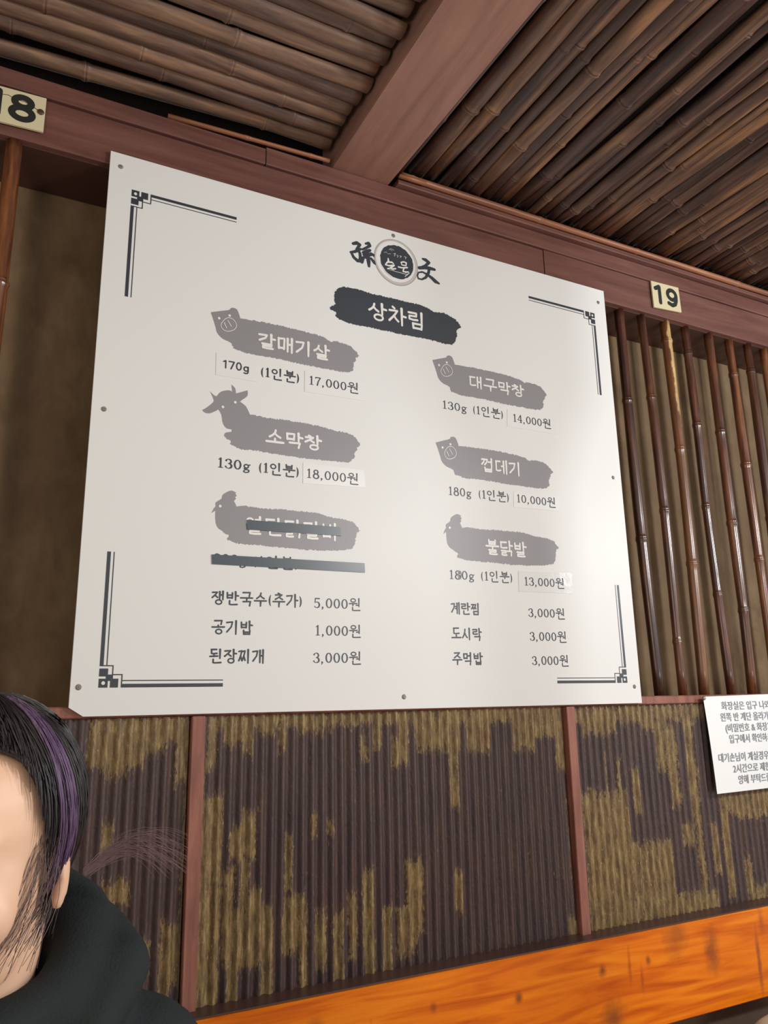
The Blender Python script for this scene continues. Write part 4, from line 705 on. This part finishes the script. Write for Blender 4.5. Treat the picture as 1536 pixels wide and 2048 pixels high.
b_.limb([(sh + Vector((0, .01, -.03)), .07), (sh + Vector((0, .02, -.16)), .105), (pel + Vector((0, 0, .17)), .095), (pel, .125)], 20)
HND = []
for s in (1, -1):
    S_ = sh + Vector((.155 * s, .01, -.055)); E_ = sh + Vector((.215 * s, -.03, -.32)); W_ = sh + Vector((.13 * s, -.24, -.39))
    b_.limb([(sh + Vector((.04 * s, .01, -.03)), .055), (S_, .052), (E_, .038), (W_, .026)])
    d = (Vector((-.04 * s, -.10, -.02))).normalized(); side = Vector((-s * .9, .35, 0)).normalized()
    b_.limb([(W_, .026), (W_ + d * .04, .024), (W_ + d * .075, .022)])
    for k in range(4):
        base = W_ + d * .075 - side * (.024 - .016 * k); ln = (.062, .070, .066, .052)[3 - k]
        b_.limb([(base, .0095), (base + d * ln * .5 + Vector((0, 0, -.008)), .0088), (base + d * ln * .85 + Vector((0, 0, -.028)), .0078)], 10)
    b_.limb([(W_ + d * .03 + side * .018, .012), (W_ + d * .055 + side * .042, .0105), (W_ + d * .085 + side * .048 + Vector((0, 0, -.008)), .0088)], 10)
    K_ = pel + Vector((.13 * s, -.42, .0)); A_ = Vector((K_.x, K_.y + .02, -1.16))
    b_.limb([(pel + Vector((.08 * s, 0, 0)), .085), (K_, .055), (A_, .038)]); b_.limb([(A_, .036), (A_ + Vector((0, -.12, -.045)), .028)])
b_.build('body', 'skin', person, .0048, 5)
for s in (1, -1):
    g = bmesh.new(); bmesh.ops.create_uvsphere(g, u_segments=16, v_segments=10, radius=.0112, matrix=Matrix.Translation(hp(.030 * s, -.0715, -.0055)) @ Matrix.Diagonal((1.1, .95, .8, 1)))
    me = bpy.data.meshes.new('eye'); g.to_mesh(me); g.free(); e = local(link('eye', me, 'eye', None, True), person)
    g = bmesh.new(); bmesh.ops.create_uvsphere(g, u_segments=12, v_segments=8, radius=.0050, matrix=Matrix.Translation(hp(.030 * s, -.0782, -.0055))); me = bpy.data.meshes.new('iris'); g.to_mesh(me); g.free(); local(link('iris', me, 'iris', None, True), person)
for s in (1, -1):
    g = bmesh.new(); bmesh.ops.create_uvsphere(g, u_segments=20, v_segments=8, radius=1, matrix=Matrix.Translation(hp(.031 * s, -.0805, .0175)) @ HR.to_4x4() @ Matrix.Rotation(.5 * s, 4, 'Z') @ Matrix.Diagonal((.017, .0035, .0028, 1))); me = bpy.data.meshes.new('eyebrow'); g.to_mesh(me); g.free(); local(link('eyebrow', me, 'hair', None, True), person)
g = bmesh.new()
for z_, a_, c_ in ((-.0645, .021, .0042), (-.0715, .018, .0050)): bmesh.ops.create_uvsphere(g, u_segments=20, v_segments=10, radius=1, matrix=Matrix.Translation(hp(0, -.0835, z_)) @ HR.to_4x4() @ Matrix.Diagonal((a_, .0075, c_, 1)))
me = bpy.data.meshes.new('lips'); g.to_mesh(me); g.free(); local(link('lips', me, 'lip', None, True), person)
# hoodie
def folds(co):
    return .006 * noise.noise(co * 9) + .004 * abs(noise.noise(Vector((co.x * 14 + co.z * 10, co.y * 14, co.z * 12))))
h_ = Blob()
h_.limb([(sh + Vector((0, .012, -.055)), .095), (sh + Vector((0, .022, -.17)), .135), (pel + Vector((0, 0, .17)), .13), (pel + Vector((0, 0, .03)), .15)], 24)
for s in (1, -1):
    S_ = sh + Vector((.150 * s, .012, -.050)); E_ = sh + Vector((.222 * s, -.03, -.33)); W_ = sh + Vector((.14 * s, -.22, -.388))
    h_.limb([(sh + Vector((.05 * s, .02, -.015)), .062), (S_, .066), (E_, .052), (W_, .038)])
# hood gathered round the neck: a tilted thick roll, higher at the back
ring = []
for k in range(17):
    a = 2 * math.pi * k / 16
    ring.append((sh + Vector((.094 * math.sin(a), -.082 * math.cos(a) + .018, .062 - .040 * math.cos(a) + .010 * math.sin(a))), .026 + .008 * (1 - math.cos(a)) / 2))
h_.limb(ring, 14)
h_.ell(sh + Vector((.095, .035, .040)), (.052, .07, .045)); h_.ell(sh + Vector((-.095, .035, .04)), (.052, .07, .045))
h_.ell(sh + Vector((0, .125, -.02)), (.10, .055, .09))
h_.limb([(sh + Vector((.0, -.120, -.09)), .018), (sh + Vector((.075, -.085, -.015)), .022), (sh + Vector((.130, -.01, .052)), .024), (sh + Vector((.115, .06, .065)), .024)], 12)
h_.build('hoodie', 'cloth', person, .007, 5, folds)
t_ = Blob()
for s in (1, -1):
    K_ = pel + Vector((.13 * s, -.42, .0)); A_ = Vector((K_.x, K_.y + .02, -1.14))
    t_.limb([(pel + Vector((.07 * s, 0, 0)), .112), (K_, .07), (A_, .052)])
t_.build('trousers', 'trouser', person, .012, 4)
for s in (1, -1):
    f_ = Blob(); A_ = Vector((pel.x + .13 * s, pel.y - .40, -1.205)); f_.ell(A_ + Vector((0, -.07, 0)), (.045, .13, .042)); f_.ell(A_ + Vector((0, .02, .02)), (.042, .05, .055)); f_.build('shoe', 'shoe', person, .008, 3)
# hair: an inner cap plus strands combed down from the parting
AX = Vector((.079, .101, .096)); HO = (0, .012, .024)
def hpt(phi, th, k=1.0):     # phi: 0 = front, 90 = the person's left side, 180 = back; th from crown
    p, t = math.radians(phi), math.radians(th)
    return Vector((HO[0] + AX.x * k * math.sin(t) * math.sin(p), HO[1] - AX.y * k * math.sin(t) * math.cos(p), HO[2] + AX.z * k * math.cos(t)))
def thmax(phi):
    a = abs((phi + 180) % 360 - 180)
    pts = [(0, 44), (25, 46), (42, 50), (54, 57), (63, 74), (70, 104), (78, 124), (95, 130), (130, 134), (180, 138)]
    for (a0, t0), (a1, t1) in zip(pts, pts[1:]):
        if a <= a1: return t0 + (t1 - t0) * (a - a0) / (a1 - a0)
    return 138
V = []; F = []; nA, nT = 72, 26
for i in range(nA):
    for j in range(nT + 1):
        phi = 360 * i / nA; th = thmax(phi) * .97 * j / nT
        V.append(HC + HR @ hpt(phi, th, 1.0 + .012 * noise.noise(Vector((phi * .09, th * .01, 0)))))
for i in range(nA):
    for j in range(nT): a = i * (nT + 1) + j; b2 = ((i + 1) % nA) * (nT + 1) + j; F.append([a, a + 1, b2 + 1, b2])
hair = local(pyd('hair', V, F, 'hair', None, True), person)
so = hair.modifiers.new('thickness', 'SOLIDIFY'); so.thickness = .006; so.offset = -1
def strands(name, mat, n, phis, parent, r0=.0007, seed=1, kk=(1.0, 1.06), ext=None, start=4):
    rr = random.Random(seed); V = []; F = []
    for s in range(n):
        phi = rr.choice(phis) + rr.uniform(-6, 6); k = rr.uniform(*kk); tm = thmax(phi) * rr.uniform(.86, 1.03); st = rr.uniform(start, start + 14)
        tw = rr.uniform(-10, 10); pts = []
        phi0 = phi * .9
        for j in range(13):
            f = j / 12; th = st + (tm - st) * f; kj = k * (1 + .02 * math.sin(f * 3 + s)) * (1 - .02 * f)
            pts.append(hpt(phi0 + (phi - phi0) * f + tw * f * f * .6, th, kj))
        if ext:
            e = ext(phi, rr)
            if e:
                p = pts[-1].copy()
                for j in range(1, 9): f = j / 8; pts.append(p + Vector((e[0] * f * f, e[1] * f * f, -e[2] * f)))
        pts = [HC + HR @ p for p in pts]; n0 = len(V); m_ = len(pts); rad = r0 * rr.uniform(.6, 1.5)
        for j, p in enumerate(pts):
            d = (pts[min(j + 1, m_ - 1)] - pts[max(j - 1, 0)]).normalized(); u = d.orthogonal().normalized(); v = d.cross(u); r_ = rad * (1 - .75 * (j / m_) ** 2)
            for a in range(3): V.append(p + u * r_ * math.cos(a * 2.094) + v * r_ * math.sin(a * 2.094))
        for j in range(m_ - 1):
            for a in range(3): F.append([n0 + j * 3 + a, n0 + j * 3 + (a + 1) % 3, n0 + j * 3 + 3 + (a + 1) % 3, n0 + j * 3 + 3 + a])
    o = pyd(name, V, F, mat, None, True); o['kind'] = 'stuff'; return local(o, parent)
strands('hair_strands', 'hair', 2600, list(range(-178, 181, 3)), person, .0009, 1)
rr = random.Random(21); V = []; F = []
for s in range(42):    # side locks along the jaw
    a = Vector((-.064 + rr.uniform(-.008, .012), -.586, -.062 - rr.uniform(0, .05))); b3 = Vector((-.092 + rr.gauss(0, .011), -.613, -.158 - rr.uniform(0, .03))); bow = rr.uniform(.002, .010)
    n0 = len(V); r_ = .00026 * rr.uniform(.6, 1.4)
    for j in range(11):
        f = j / 10; c = a.lerp(b3, f) + Vector((bow, -.006, 0)) * math.sin(math.pi * f)
        for k in range(3): V.append(c + Vector((r_ * math.cos(k * 2.094), r_ * math.sin(k * 2.094), 0)))
    for j in range(10):
        for k in range(3): F.append([n0 + j * 3 + k, n0 + j * 3 + (k + 1) % 3, n0 + j * 3 + 3 + (k + 1) % 3, n0 + j * 3 + 3 + k])
o = local(pyd('hair_strands', V, F, 'sidelock', None, True), person); o['kind'] = 'stuff'
strands('hair_strands', 'hair', 260, list(range(95, 180, 4)), person, .0007, 5, (.96, 1.02), lambda p, r_: (r_.uniform(-.03, .0), r_.uniform(-.03, -.01), r_.uniform(.02, .06)))
o = strands('hair_streak', 'purple', 85, [79, 81, 83], person, .0007, 6, (1.05, 1.075), None, 12); o['label'] = 'purple dyed streak'
rr = random.Random(12); V = []; F = []
for s in range(70):    # flyaway wisp at the nape
    a = rr.uniform(-.3, .6); L_ = rr.uniform(.055, .100); p0 = Vector((-.022, -.515, -.132)) + Vector((rr.uniform(-.004, .004), 0, rr.uniform(-.004, .004)))
    n0 = len(V); r_ = .00028
    for j in range(13):
        f = j / 12; p = p0 + Vector((L_ * f, -.01 * f, .026 * math.sin(f * 2.2) * (1 + a * .6) - .022 * f * f * (1 - a) + .004 * a * f))
        for k in range(3): V.append(p + Vector((0, r_ * math.cos(k * 2.094), r_ * math.sin(k * 2.094))) * (1 - .6 * f))
    for j in range(12):
        for k in range(3): F.append([n0 + j * 3 + k, n0 + j * 3 + (k + 1) % 3, n0 + j * 3 + 3 + (k + 1) % 3, n0 + j * 3 + 3 + k])
o = local(pyd('hair_wisp', V, F, 'wisp', None, True), person); o['kind'] = 'stuff'
